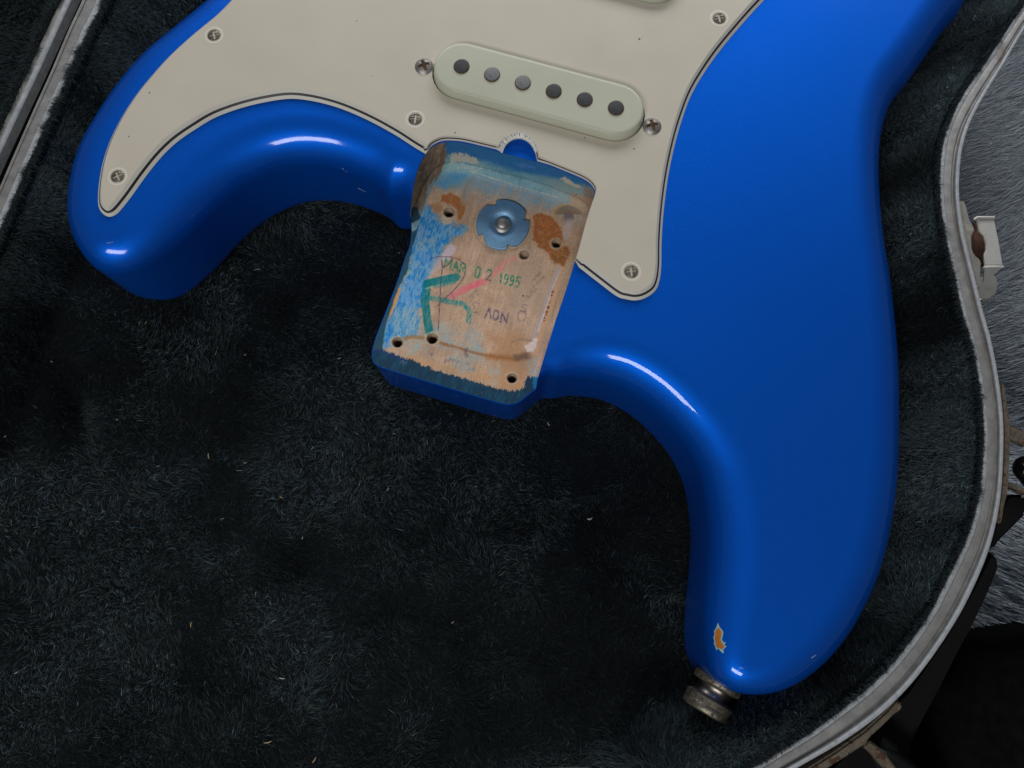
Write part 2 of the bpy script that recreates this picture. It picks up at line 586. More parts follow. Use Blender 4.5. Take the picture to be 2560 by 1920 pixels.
NWALL, NBACK = 24, 20          # how many of these points bound walls, and how many the rounded back

# ------------------------------------------------------------------ guitar body
guitar = empty('electric_guitar', P(1300, 600, -45),
               'metallic blue electric guitar body without its neck lying in the open case', 'guitar')

R0 = 12.5
THICK = 45.0
NECK_FLOOR = -16.0


def body_outline():
    c = np.array([[*P2(u, v, z), o] for u, v, z, o in BODY])
    d = spline(c, 10, True)
    d = resample(d, step=0.9, closed=True)
    n = normals2(d[:, :2])                       # the outline runs anticlockwise seen from above: left = inside
    d[:, :2] -= n * d[:, 2:3]
    xy = resample(d[:, :2], step=0.9, closed=True)
    for _ in range(2):
        xy = 0.25 * np.roll(xy, 1, 0) + 0.5 * xy + 0.25 * np.roll(xy, -1, 0)
    u, v = Q(xy[:, 0], xy[:, 1], np.full(len(xy), -20.0))
    tip = np.clip(np.where((u < 520) & (v > 470), 1.0, 0) + np.where((u > 1690) & (u < 1960) & (v > 1540), 1.0, 0), 0, 1)
    tip = smooth_closed(tip, 12)[:, None]
    for _ in range(60):
        xy = xy * (1 - tip) + tip * (0.25 * np.roll(xy, 1, 0) + 0.5 * xy + 0.25 * np.roll(xy, -1, 0))
    return xy


OUT = body_outline()
area2 = 0.5 * np.sum(OUT[:, 0] * np.roll(OUT[:, 1], -1) - np.roll(OUT[:, 0], -1) * OUT[:, 1])
if area2 < 0:
    raise RuntimeError('outline runs the wrong way')


def round_radii(xy):
    n = len(xy)
    k = 5
    t = np.roll(xy, -k, 0) - xy
    t2 = xy - np.roll(xy, k, 0)
    ang = np.arctan2(t2[:, 0] * t[:, 1] - t2[:, 1] * t[:, 0], (t * t2).sum(1))
    L = np.linalg.norm(np.roll(xy, -k, 0) - xy, axis=1)
    kap = ang / L                                # > 0: convex
    kap = smooth_closed(kap, 4)
    r = np.where(kap > 1e-4, np.minimum(R0, 0.95 / np.maximum(kap, 1e-4)), R0)
    u, v = Q(xy[:, 0], xy[:, 1], np.full(n, NECK_FLOOR))
    heel = (u > 900) & (u < 1352) & (v > 780) & (v < 1060)
    r = np.where(heel, 3.0, r)
    m = r.copy()
    for s in range(1, 9):
        m = np.minimum(m, np.minimum(np.roll(r, s), np.roll(r, -s)) + 0.30 * s)
    uu, vv = Q(xy[:, 0], xy[:, 1], np.full(n, -5.0))
    tip = np.where((uu < 430) & (vv > 500), 1.0, 0) + np.where((uu > 1690) & (uu < 1960) & (vv > 1580), 1.0, 0)
    m = np.where(tip > 0, np.minimum(m, np.where(uu < 430, 10.0, 8.3)), m)
    return np.clip(smooth_closed(smooth_closed(m, 8), 10), 1.5, R0)


RAD = round_radii(OUT)
NIN = normals2(OUT)
for _ in range(3):
    NIN = 0.25 * np.roll(NIN, 1, 0) + 0.5 * NIN + 0.25 * np.roll(NIN, -1, 0)
NIN /= np.linalg.norm(NIN, axis=1, keepdims=True)


def inset_fronts(ds=0.25, dmax=14.0):
    """The outline moved inwards step by step, so that tight tips close without folding over."""
    p = OUT.copy()
    fr = [p.copy()]
    for _ in range(int(dmax / ds)):
        t = np.roll(p, -2, 0) - np.roll(p, 2, 0)
        t /= np.maximum(np.linalg.norm(t, axis=1, keepdims=True), 1e-9)
        nn = np.stack([-t[:, 1], t[:, 0]], 1)
        nn = 0.25 * np.roll(nn, 1, 0) + 0.5 * nn + 0.25 * np.roll(nn, -1, 0)
        nn /= np.linalg.norm(nn, axis=1, keepdims=True)
        p = p + nn * ds
        for _k in range(3):
            lap = 0.5 * (np.roll(p, 1, 0) + np.roll(p, -1, 0)) - p
            tang = (lap * t).sum(1, keepdims=True) * t
            p = p + 0.35 * tang + 0.06 * (lap - tang)
        fr.append(p.copy())
    return np.array(fr), ds


FRONTS, FDS = inset_fronts()


def inset_pos(d):
    k = np.clip(d / FDS, 0, len(FRONTS) - 1.001)
    i = k.astype(int)
    f = (k - i)[:, None]
    a = np.arange(len(OUT))
    return FRONTS[i, a] * (1 - f) + FRONTS[i + 1, a] * f


def build_body():
    n = len(OUT)
    rings = []
    steps = 10
    rb = np.minimum(RAD, 10.0)
    rings.append((np.full(n, -THICK), rb + 0.8))
    for k in range(steps + 1):
        a = math.pi / 2 * (1 - k / steps)
        rings.append((-THICK + rb * (1 - math.sin(a)), rb * (1 - math.cos(a))))
    for k in range(steps + 1):
        a = math.pi / 2 * k / steps
        rings.append((-RAD * (1 - math.sin(a)), RAD * (1 - math.cos(a))))
    rings.append((np.zeros(n), RAD + 0.8))
    verts = np.concatenate([np.c_[inset_pos(ins), z] for z, ins in rings])
    faces = []
    for r in range(len(rings) - 1):
        for i in range(n):
            j = (i + 1) % n
            faces.append((r * n + i, r * n + j, (r + 1) * n + j, (r + 1) * n + i))
    top = [Vector((*verts[(len(rings) - 1) * n + i][:2], 0)) for i in range(n)]
    for a, b, c in tessellate_polygon([top]):
        ta, tb, tcc = top[a], top[b], top[c]
        o = (len(rings) - 1) * n
        if (tb - ta).cross(tcc - ta).z > 0:
            faces.append((o + a, o + b, o + c))
        else:
            faces.append((o + a, o + c, o + b))
    bot = [Vector((*verts[i][:2], 0)) for i in range(n)]
    for a, b, c in tessellate_polygon([bot]):
        if (bot[b] - bot[a]).cross(bot[c] - bot[a]).z > 0:
            faces.append((a, c, b))
        else:
            faces.append((a, b, c))
    return mesh('body', verts, faces, m_blue, guitar)


HOLES = [(820, 745, 50, 0, 20), (1810, 1030, 45, 0, 20), (1510, 1135, 46, 0, 2.2), (345, 835, 50, 1, 20), (665, 800, 52, 1, 20), (1400, 1165, 47, 1, 20)]


def hole_px(h):
    return 900 + .27125 * h[0], (330 if h[3] == 0 else 630) + .27125 * h[1], .27125 * h[2]


_pk = np.array([P2(u, v, 0) for u, v in POCKET])
POCKET_WALL = resample(spline(_pk[:NWALL], 8), step=0.5)
POCKET_BACK = resample(spline(_pk[:NBACK], 8), step=0.5)
POCKET_XY = np.concatenate([POCKET_WALL, _pk[NWALL:]])
HOLE_XY = []
for h in HOLES:
    u, v, r = hole_px(h)
    x, y = P2(u, v, NECK_FLOOR)
    HOLE_XY.append((x, y, r / 7.75, h[4]))

body = build_body()


def cut_body():
    # the neck pocket
    pts = POCKET_XY
    n = len(pts)
    verts = [(x, y, NECK_FLOOR) for x, y in pts] + [(x, y, 30) for x, y in pts]
    if sum(pts[i][0] * pts[(i + 1) % n][1] - pts[(i + 1) % n][0] * pts[i][1] for i in range(n)) < 0:
        raise_order = True
    else:
        raise_order = False
    faces = [tuple(range(n - 1, -1, -1)), tuple(range(n, 2 * n))] + [(i, (i + 1) % n, n + (i + 1) % n, n + i) for i in range(n)]
    if raise_order:
        faces = [tuple(reversed(f)) for f in faces]
    c1 = mesh('pocket_cutter', verts, faces, m_blue, None, smooth=False)
    # the screw holes, threaded
    verts, faces = [], []
    for x, y, r, dep in HOLE_XY:
        base = len(verts)
        seg, zs = 20, []
        z = NECK_FLOOR + 1.0
        k = 0
        while z > NECK_FLOOR - dep:
            zs.append((z, r * (1.0 if k % 2 == 0 else 0.86)))
            z -= 0.55
            k += 1
        zs[0] = (zs[0][0], r * 1.12)
        for z, rr in zs:
            for q in range(seg):
                w = 2 * math.pi * q / seg
                jit = 1 + 0.05 * math.sin(q * 2.3 + z)
                verts.append((x + rr * jit * math.cos(w), y + rr * jit * math.sin(w), z))
        m = len(zs)
        for i in range(m - 1):
            for q in range(seg):
                q2 = (q + 1) % seg
                faces.append((base + i * seg + q2, base + i * seg + q, base + (i + 1) * seg + q, base + (i + 1) * seg + q2))
        faces.append(tuple(base + q for q in range(seg)))
        faces.append(tuple(base + (m - 1) * seg + q for q in reversed(range(seg))))
    c2 = mesh('hole_cutter', verts, faces, m_woodhole, None, smooth=False)
    for c in (c1, c2):
        md = body.modifiers.new('cut', 'BOOLEAN')
        md.operation = 'DIFFERENCE'
        md.solver = 'EXACT'
        md.object = c
        md.material_mode = 'TRANSFER'
    dg = bpy.context.evaluated_depsgraph_get()
    me = bpy.data.meshes.new_from_object(body.evaluated_get(dg))
    body.modifiers.clear()
    old = body.data
    body.data = me
    me.name = 'body'
    bpy.data.meshes.remove(old)
    for c in (c1, c2):
        d = c.data
        bpy.data.objects.remove(c)
        bpy.data.meshes.remove(d)
    me.polygons.foreach_set('use_smooth', [True] * len(me.polygons))
    me.set_sharp_from_angle(angle=math.radians(30))


cut_body()

# a tree for laying marks on the lacquer
_bm = bmesh.new()
_bm.from_mesh(body.data)
BVH = BVHTree.FromBMesh(_bm)
_bm.free()
CAM = Vector((0, 0, (HCAM + ZOFF) * S))


def on_body(u, v, lift=0.05):
    p = P(u, v, -60)
    d = (Vector((p[0] * S, p[1] * S, (p[2] + ZOFF) * S)) - CAM).normalized()
    hit, nrm, _, _ = BVH.ray_cast(CAM, d)
    if hit is None:
        return None
    if nrm.dot(d) > 0:
        nrm = -nrm
    q = hit + nrm * lift * S
    return (q.x / S, q.y / S, q.z / S - ZOFF)


# ------------------------------------------------------------------ neck pocket: worn maple with paint, stamps and marker
def A(x, y):
    return (900 + .27125 * x, 330 + .27125 * y)


def B(x, y):
    return (900 + .27125 * x, 630 + .27125 * y)


LETTERS = {
    'M': [[(0, 0), (0, 1), (.5, .35), (1, 1), (1, 0)]],
    'A': [[(0, 0), (.5, 1), (1, 0)], [(.2, .38), (.8, .38)]],
    'R': [[(0, 0), (0, 1), (.65, 1), (.9, .85), (.9, .62), (.65, .5), (0, .5)], [(.5, .5), (1, 0)]],
    '0': [[(.3, 0), (.08, .25), (.08, .75), (.3, 1), (.7, 1), (.92, .75), (.92, .25), (.7, 0), (.3, 0)]],
    '2': [[(.05, .78), (.25, .98), (.7, .98), (.92, .75), (.8, .5), (.05, 0), (.98, 0)]],
    '1': [[(.25, .8), (.55, 1), (.55, 0)]],
    '9': [[(.9, .6), (.65, .48), (.3, .5), (.1, .68), (.15, .9), (.45, 1), (.8, .92), (.9, .6), (.8, .2), (.5, 0), (.15, .08)]],
    '5': [[(.9, 1), (.2, 1), (.12, .55), (.5, .62), (.85, .48), (.88, .2), (.6, 0), (.1, .06)]],
    'N': [[(0, 0), (0, 1), (1, 0), (1, 1)]],
    'O': [[(.3, 0), (.05, .25), (.05, .75), (.3, 1), (.7, 1), (.95, .75), (.95, .25), (.7, 0), (.3, 0)]],
    'V': [[(0, 1), (.5, 0), (1, 1)]],
    '3': [[(.05, .95), (.6, 1), (.85, .78), (.5, .55), (.9, .28), (.6, 0), (.05, .08)]],
}


def glyph(ch, cx, cy, w, h, rot, frame):
    """Strokes of a stamped character centred at (cx, cy) of a crop frame."""
    c, s = math.cos(rot), math.sin(rot)
    res = []
    for st in LETTERS[ch]:
        res.append([frame(cx + c * (x - .5) * w - s * -(y - .5) * h, cy + s * (x - .5) * w + c * -(y - .5) * h) for x, y in st])
    return res


def paint(u, v, wall):
    """Colour (as seen, 0-255) of the pocket at photo pixels u, v; wall: boolean array."""
    n = len(u)
    a, b = (u - 900) / .27125, (v - 330) / .27125         # crop frame A; frame B has y lower by 1106
    # grain runs along the neck
    gx, gy = 0.958 * u + 0.287 * v, -0.287 * u + 0.958 * v
    grain = fbm(gx / 3.2, gy / 60, 3, 4)
    coarse = fbm(gx / 22, gy / 120, 5, 4)
    mott = fbm(u / 30, v / 30, 9, 4)
    fine = fbm(u / 2.4, v / 2.4, 11, 2)
    streak = fbm(gx / 1.6, gy / 14, 21, 3)
    c = np.empty((n, 3))
    c[:] = (174, 145, 122)
    c += ((grain - .5) * 26 + (coarse - .5) * 26 + (mott - .5) * 34 + (fine - .5) * 22)[:, None] * np.array([1, .95, .85])

    def lay(mask, rgb, alpha=1.0):
        nonlocal c
        m = np.clip(mask * alpha, 0, 1)[:, None]
        c = c * (1 - m) + np.asarray(rgb, float) * m

    def poly(pts, soft=4.0, rough=6.0, sc=9.0, seed=1):
        d = sdist(u, v, pts) + (fbm(u / sc, v / sc, seed, 4) - .5) * 2 * rough
        return sstep(-soft, soft, d)

    def stroke(pts, w, soft=1.2, rough=1.0, seed=2):
        d = seg_dist(u, v, pts) + (fbm(u / 5, v / 5, seed, 3) - .5) * 2 * rough
        return 1 - sstep(w - soft, w + soft, d)

    # lower warm orange and the bare strip to the right
    lay(poly([B(1180, 760), B(1420, 720), B(1600, 900), B(1620, 1000), B(1500, 1250), B(1300, 1240), B(1250, 1000)], 22, 16, 20), (166, 120, 84), .6)
    lay(poly([B(400, 1000), B(1500, 1180), B(1480, 1280), B(420, 960)], 14, 8), (186, 140, 98), .8)
    lay(poly([A(1960, 1100), B(1900, 130), B(1640, 960), B(1570, 960), B(1810, 250), A(1900, 1200)], 4, 2), (190, 148, 116), .8)
    # greyish wash top right
    lay(poly([A(1480, 1150), A(1740, 1250), B(1640, 500), B(1420, 640), B(1400, 200)], 30, 14, 24, 4), (165, 140, 122), .6)
    # blue haze under the back wall
    hz = (b - (640 + .215 * (a - 1100)))                  # below this line no haze
    haze = sstep(70, -230, hz + (fbm(u / 14, v / 14, 31, 4) - .5) * 220)
    lay(haze * (.55 + .45 * sstep(.3, .7, fine)), (96, 146, 176), .85)
    lay(poly([A(660, 470), A(760, 390), A(900, 350), A(1000, 370), A(930, 470), A(760, 540)], 12, 8, 10, 8), (70, 136, 180), .75)
    # blue overspray on the left
    blue = [A(540, 700), A(640, 690), A(700, 790), A(860, 850), A(975, 880), A(960, 940), A(860, 975), A(790, 1060), A(730, 1150), A(650, 1290),
            A(610, 1370), A(600, 1480), A(570, 1580), B(520, 540), B(540, 640), B(530, 740), B(420, 800), B(330, 850), B(220, 895), B(195, 800),
            B(250, 640), B(320, 440), B(430, 180), A(440, 1270), A(470, 1130), A(490, 950), A(510, 830)]
    bm_ = poly(blue, 9, 12, 9, 6)
    worn = sstep(.38, .60, fbm(gx / 4, gy / 10, 41, 4))
    lay(bm_, (22, 118, 190), .95)
    lay(bm_ * worn, (110, 158, 190), .8)
    lay(bm_ * sstep(.55, .72, fbm(u / 16, v / 16, 44, 3)), (96, 146, 205), .6)
    lay(bm_ * sstep(.52, .68, streak), (158, 160, 154), .6)
    lay(poly([B(330, 560), B(520, 480), B(560, 740), B(420, 800), B(300, 820)], 12, 14, 12, 14) * sstep(.35, .6, streak), (140, 166, 172), .75)
    lay(poly([B(500, 640), B(760, 700), B(1100, 760), B(1120, 1000), B(800, 900), B(480, 800)], 22, 22, 14, 55) * sstep(.42, .62, fbm(u / 6, v / 9, 56, 4)), (128, 160, 176), .5)
    # orange slivers at the very left
    lay(poly([B(380, 330), B(355, 430), B(300, 560), B(262, 625), B(268, 570), B(310, 440), B(360, 330)], 1.5, 2), (190, 140, 98))
    lay(poly([A(450, 1260), A(470, 1290), B(400, 260), B(385, 270)], 1.5, 1.5), (150, 160, 150), .8)
    # clear dark lacquer along the left edge
    lay(poly([A(470, 830), A(545, 860), A(490, 1040), A(440, 1270), B(350, 340), B(240, 660), B(205, 880), B(215, 900), B(160, 960), B(80, 960), B(60, 800), A(300, 1400), A(420, 1000)], 2.0, 2.2, 7, 15),
        (26, 66, 84), .9)
    # brown stains
    lay(poly([A(760, 590), A(830, 565), A(910, 600), A(960, 680), A(965, 760), A(920, 810), A(880, 700), A(780, 650), A(740, 640)], 3, 7, 7, 16), (150, 92, 50), .9)
    lay(poly([A(650, 680), A(740, 640), A(760, 720), A(700, 740)], 6, 6), (158, 112, 76), .7)
    lay(poly([A(1600, 770), A(1680, 750), A(1790, 800), A(1840, 880), A(1875, 960), A(1850, 1050), A(1920, 1060), A(1930, 1130), A(1880, 1230),
              A(1780, 1210), A(1750, 1120), A(1650, 1060), A(1600, 990)], 3, 6, 8, 17), (148, 86, 44), .92)
    lay(poly([A(1780, 1080), A(1900, 1060), A(1920, 1150), A(1860, 1220), A(1780, 1170)], 8, 8, 8, 18), (124, 84, 48), .7)
    lay(poly([A(1600, 770), A(1930, 830), A(1930, 1230), A(1600, 1100)], 3, 3) * sstep(.70, .78, fbm(u / 3.4, v / 3.4, 51, 2)), (175, 155, 135), .6)
    lay(poly([A(1600, 770), A(1680, 750), A(1840, 880), A(1930, 1100), A(1880, 1230), A(1750, 1120), A(1600, 990)], 6, 9, 8, 17) * sstep(.42, .68, fbm(u / 7, v / 7, 57, 4)), (170, 112, 70), .55)
    lay(poly([A(760, 590), A(910, 600), A(965, 760), A(920, 810), A(780, 650)], 6, 8, 7, 16) * sstep(.42, .68, fbm(u / 6, v / 6, 58, 4)), (172, 120, 80), .55)
    # routing ring at the upper right
    rr = np.hypot((a - 1920), (b - 790) * 1.15)
    lay((1 - sstep(8, 20, np.abs(rr - 140))) * (b < 790), (176, 140, 96), .8)
    lay((1 - sstep(40, 70, np.abs(rr - 80))) * (b < 760), (120, 98, 78), .75)
    lay(1 - sstep(30, 62, np.hypot(a - 1925, b - 780)), (104, 92, 92), .8)
    lay(poly([A(1840, 590), A(1950, 580), A(1960, 620), A(1880, 640)], 4, 4), (176, 130, 86), .8)
    # lilac groove along the right side
    lay(stroke([A(1930, 830), A(1900, 960)], 9, 5, 2), (172, 158, 160), .7)
    lay(stroke([A(1830, 1270), B(1760, 330), B(1690, 540), B(1590, 830)], 5.5, 4, 2), (168, 150, 150), .75)
    lay(stroke([A(1845, 1270), B(1775, 330), B(1705, 540), B(1640, 740)], 1.3, 1.2, 1), (196, 188, 190), .7)
    for x, y, r in ((1775, 368, 12), (1766, 398, 10), (1735, 510, 14), (1722, 552, 13), (1716, 578, 8), (1700, 608, 9), (1697, 634, 8), (1745, 470, 6), (1752, 455, 5)):
        q = B(x, y)
        lay(1 - sstep(r * .27 - 1, r * .27 + .8, np.hypot(u - q[0], v - q[1])), (116, 66, 36), .9)
    # smears of pale blue
    for pts, al in (([B(420, 820), B(560, 810), B(600, 900), B(430, 960)], .6), ([B(990, 690), B(1070, 690), B(1130, 900), B(1150, 1000), B(980, 1010), B(1000, 850)], .55),
                    ([B(830, 960), B(900, 940), B(1000, 1010), B(1060, 1100), B(940, 1120), B(830, 1060)], .6), ([B(1200, 1080), B(1300, 1040), B(1260, 1220), B(1200, 1180)], .6),
                    ([B(660, 650), B(860, 640), B(880, 800), B(700, 800)], .35), ([B(1500, 1000), B(1580, 900), B(1640, 1040), B(1640, 1180), B(1590, 1160)], .5)):
        lay(poly(pts, 9, 12, 8, 19) * sstep(.3, .6, streak), (136, 164, 172), al)
    # white filler blobs
    lay(poly([B(1505, 870), B(1560, 845), B(1600, 790), B(1640, 800), B(1620, 880), B(1600, 920), B(1545, 925)], 2, 3, 5, 20), (206, 186, 176), .95)
    lay(stroke([A(840, 1075), A(790, 1150)], 11, 3, 2), (188, 172, 186), .85)
    lay(poly([A(690, 1180), A(800, 1100), A(820, 1150), A(700, 1300), A(630, 1350)], 6, 5, 8, 23), (190, 170, 172), .6)
    lay(poly([A(880, 1160), A(920, 1145), A(940, 1170), A(920, 1185)], 2, 2), (176, 122, 84), .8)
    # rubbed pencil marks on the right
    for pts in ([A(1530, 1540), A(1600, 1420), A(1690, 1340)], [A(1560, 1530), A(1620, 1450)], [A(1590, 1370), A(1660, 1300)]):
        lay(stroke(pts, 3.0, 2.0, 2.5, 25) * sstep(.3, .6, fine), (116, 92, 76), .55)
    # brown tide line between the lower holes
    lay(stroke([B(400, 800), B(480, 780), B(580, 790)], 4.5, 3, 2), (142, 104, 66), .7)
    lay(stroke([B(740, 840), B(900, 880), B(1060, 930), B(1200, 960), B(1400, 985)], 3.5, 2.5, 2.2), (132, 88, 56), .7)
    lay(stroke([B(1180, 960), B(1450, 985), B(1560, 960)], 8, 6, 3), (150, 98, 58), .55)
    lay(poly([B(1420, 950), B(1540, 930), B(1560, 990), B(1430, 1000)], 6, 4), (96, 78, 66), .75)
    lay(stroke([B(1400, 830), B(1480, 805), B(1580, 815)], 3, 3, 1), (138, 112, 92), .6)
    lay(poly([B(960, 900), B(990, 880), B(1000, 960), B(970, 970)], 3, 3), (96, 90, 96), .6)
    # ---- marker and stamps
    tex = .25 + .75 * sstep(.40, .54, streak)
    lay(stroke([A(890, 1335), A(760, 1362), A(615, 1395)], 9.5, 1.2, 1.2, 26) * (.55 + .45 * tex), (0, 112, 120), .92)
    lay(stroke([A(870, 1375), A(700, 1420)], 5.5, 1.5, 1.2, 26) * tex, (20, 126, 126), .8)
    lay(stroke([A(620, 1400), A(600, 1540), B(600, 470), B(620, 620), B(640, 745)], 10.5, 1.4, 1.5, 27) * (.45 + .55 * tex), (0, 108, 116), .90)
    lay(stroke([A(610, 1445), A(660, 1425)], 1.8, 1, .6), (170, 176, 140), .7)
    lay(stroke([B(650, 425), B(790, 450), B(960, 485), B(1012, 545), B(1000, 640)], 6.5, 1.6, 1.6, 28) * tex, (28, 122, 124), .85)
    lay(stroke([A(1440, 1160), A(1350, 1195), A(1280, 1260)], 6.5, 2, 1.5, 29) * tex, (214, 122, 122), .55)
    lay(stroke([A(1280, 1270), A(1170, 1350)], 6.5, 2, 1.5, 29) * tex, (212, 112, 116), .7)
    lay(stroke([A(1170, 1365), A(1000, 1430), A(850, 1510)], 8.2, 2, 1.8, 30) * (.3 + .7 * tex), (214, 96, 110), .85)
    pen = (70, 48, 82)
    inkb = .35 + .65 * sstep(.32, .5, fbm(u / 4, v / 4, 61, 2))
    lay(stroke([A(752, 1170), A(758, 1260), A(742, 1400), A(735, 1560), B(728, 600), B(720, 720)], 1.15, .7, .4) * inkb, pen, .85)
    lay(stroke([A(650, 1165), A(720, 1148), A(830, 1150), A(920, 1180), A(970, 1220), A(975, 1280), A(950, 1350), A(900, 1420), A(830, 1490), A(760, 1560), A(690, 1620)], 1.1, .7, .4) * inkb, pen, .85)
    lay(stroke([A(765, 1245), A(810, 1225), A(850, 1180)], 1.6, .8, .5) * inkb, (60, 60, 80), .7)
    green = (28, 116, 84)
    ink = .30 + .70 * sstep(.34, .54, fbm(u / 2.6, v / 2.6, 62, 2))
    for ch, x, y, w, hh in (('M', 812, 1212, 58, 90), ('A', 884, 1236, 50, 88), ('R', 948, 1256, 46, 84), ('0', 1085, 1294, 46, 96), ('2', 1188, 1316, 50, 94),
                            ('1', 1300, 1346, 30, 92), ('9', 1346, 1358, 40, 92), ('9', 1400, 1370, 40, 92), ('5', 1454, 1384, 42, 92)):
        for st in glyph(ch, x, y, w, hh, .17, A):
            lay(stroke(st, 2.0 if ch not in '02' else 2.3, .9, .5, 33) * ink, green, .88)
    # NOV, stamped upside down
    vio = (74, 64, 96)
    for ch, x, y, w, hh in (('V', 1185, 563, 56, 90), ('O', 1252, 583, 50, 86), ('N', 1330, 606, 56, 90)):
        for st in glyph(ch, x, y, w, hh, math.pi + .17, B):
            lay(stroke(st, 2.0, .9, .6, 34) * ink, vio, .82)
    lay(stroke([B(1200, 520), B(1330, 640)], 5, 4, 3, 35) * sstep(.5, .7, fine), vio, .3)
    for st in glyph('3', 1060, 510, 70, 95, math.pi + .2, B) + glyph('O', 1490, 590, 76, 100, .2, B) + glyph('5', 1510, 520, 50, 70, .2, B):
        lay(stroke(st, 1.7, 1, .8, 36) * ink, (100, 82, 96), .5)
    for i, (x, y) in enumerate(((690, 400), (730, 410), (770, 395), (830, 415), (1010, 420), (1050, 380))):
        lay(stroke([B(x, y), B(x + 22, y - 30), B(x + 34, y + 12)], 1.1, .8, .6) * ink, (96, 84, 100), .55)
    for x, y in ((625, 935), (650, 945), (780, 1005), (815, 990), (850, 1000), (890, 1012), (975, 1030), (1000, 1080), (1030, 1085)):
        lay(stroke([B(x, y + 15), B(x + 14, y - 12), B(x + 30, y + 8)], 1.2, .9, .6) * ink, (74, 82, 110), .6)
    q = B(1503, 404)
    lay(1 - sstep(1.6, 2.6, np.hypot(u - q[0], v - q[1])), (40, 30, 26), .95)
    # dark blue lacquer along the heel with a ragged fibrous edge
    heel = [B(60, 900), B(195, 895), B(330, 945), B(500, 1005), B(700, 1095), B(900, 1150), B(1100, 1210), B(1300, 1270), B(1470, 1283), B(1515, 1240),
            B(1505, 1200), B(1540, 1165), B(1590, 1150), B(1640, 1170), B(1700, 1240), B(1500, 1500), B(1200, 1500), B(50, 1150)]
    d = sdist(u, v, heel) + (fbm(gx / 1.7, gy / 40, 71, 3) - .5) * 13 + (fbm(u / 24, v / 24, 72, 2) - .5) * 6
    hm = sstep(-.8, .8, d)
    lay(hm, (20, 52, 74), .97)
    lay(hm * sstep(.45, .75, fbm(gx / 6, gy / 24, 73, 3)), (26, 72, 96), .7)
    lay(hm * sstep(.945, .965, vnoise(u / 2.1, v / 2.1, 74)), (130, 142, 148), .7)
    lay((1 - sstep(5, 11, np.hypot(u - B(400, 1020)[0], (v - B(400, 1020)[1]) * 1.2))) * sstep(.4, .7, fine), (110, 120, 140), .7)
    lay(poly([B(1590, 1150), B(1640, 1150), B(1640, 1250), B(1600, 1260)], 2, 2), (20, 110, 160), .8)
    lay(hm * (1 - sstep(2, 16, np.abs(sdist(u, v, heel)))) * (u < B(420, 0)[0]), (40, 50, 120), .45)
    # rims of the screw holes: torn pale fibres
    for h in HOLES:
        hu, hv, hr = hole_px(h)
        dd = np.hypot(u - hu, (v - hv) * 1.08)
        ragged = (fbm(u / 3.5, v / 3.5, 81, 3) - .5) * 9
        lay(1 - sstep(hr + 2.5, hr + 6.5, dd + ragged), (182, 164, 140), .8)
        lay((1 - sstep(hr + .2, hr + 2.6, dd + ragged * .4)), (120, 96, 74), .7)
    q = A(800, 810)
    lay(1 - sstep(10, 15, np.hypot(u - q[0], v - q[1]) + (fbm(u / 3, v / 3, 82, 3) - .5) * 10), (190, 172, 150), .75)
    # pocket dents round the nut
    q = A(1315, 865)
    dd = np.hypot((u - q[0]) / 73, (v - q[1]) / 65)
    lay((1 - sstep(0, .03, np.abs(dd - .985))), (118, 92, 70), .6)
    lay(sstep(1.0, .97, dd), (188, 158, 126), .5)

    # ---- the walls
    if wall.any():
        cw = np.empty((n, 3))
        cw[:] = (92, 134, 150)
        keep = c
        c = cw + ((fine - .5) * 26 + (mott - .5) * 26)[:, None]
        line = b - (110 + .235 * (a - 780))              # depth below the rim, in crop units
        lay(sstep(120, 50, line + (mott - .5) * 70), (26, 88, 146), .8)
        lay(sstep(95, 130, line + (mott - .5) * 50) * sstep(1350, 1000, a), (112, 152, 160), .7)
        lay(sstep(1500, 1900, a + (mott - .5) * 260) * sstep(60, 120, line), (124, 142, 142), .8)
        lay(sstep(125, 165, line) * sstep(.35, .7, streak), (150, 160, 160), .4)
        lay(poly([A(620, 80), A(770, 100), A(800, 230), A(760, 330), A(640, 480), A(560, 720), A(470, 760), A(490, 440)], 3, 5, 8, 91), (126, 108, 90))
        side = poly([A(620, 80), A(790, 100), A(810, 230), A(770, 350), A(640, 520), A(560, 760), A(470, 800), A(470, 440)], 3, 4)
        lay(side * sstep(.4, .7, fbm((u + v * .4) / 4, (v - u * .3) / 26, 92, 4)), (86, 68, 52), .6)
        lay(side * sstep(.55, .8, fbm(u / 9, v / 9, 93, 3)), (156, 140, 120), .5)
        lay(poly([A(475, 700), A(530, 690), A(560, 800), A(470, 840)], 2, 3), (24, 50, 66), .8)
        lay(poly([A(820, 210), A(880, 195), A(990, 205), A(1050, 230), A(1100, 290), A(1010, 290), A(930, 270), A(840, 290)], 3, 7, 5, 94), (170, 164, 152), .95)
        lay(poly([A(830, 280), A(1150, 300), A(1220, 360), A(1000, 350), A(830, 340)], 4, 9, 5, 95) * sstep(.4, .6, fine), (160, 166, 160), .7)
        lay(poly([A(1845, 425), A(1890, 410), A(1960, 460), A(2060, 520), A(1960, 500), A(1860, 450)], 2, 4, 5, 96), (176, 166, 150), .9)
        lay(poly([A(1420, 290), A(1500, 285), A(1620, 330), A(1480, 330)], 3, 4, 5, 97), (70, 110, 170), .7)
        lay(poly([A(2060, 480), A(2150, 540), A(2140, 660), A(2060, 640)], 5, 5, 8, 98), (128, 110, 100), .85)
        lay(poly([A(1940, 560), A(2160, 620), A(2050, 1000), A(1900, 1400), B(1650, 900), B(1640, 800), A(1850, 1100)], 3, 3), (170, 134, 104), .7)
        lay(stroke([A(1000, 355), A(1240, 432), A(1500, 510), A(1830, 606)], 1.2, 1.0, .8, 99) * sstep(.3, .5, fine), (196, 178, 150), .75)
        c = np.where(wall[:, None], c, keep)
    return np.clip(c, 4, 235)


PAINT_GAIN = 1.50                                        # from colours as seen to surface colours


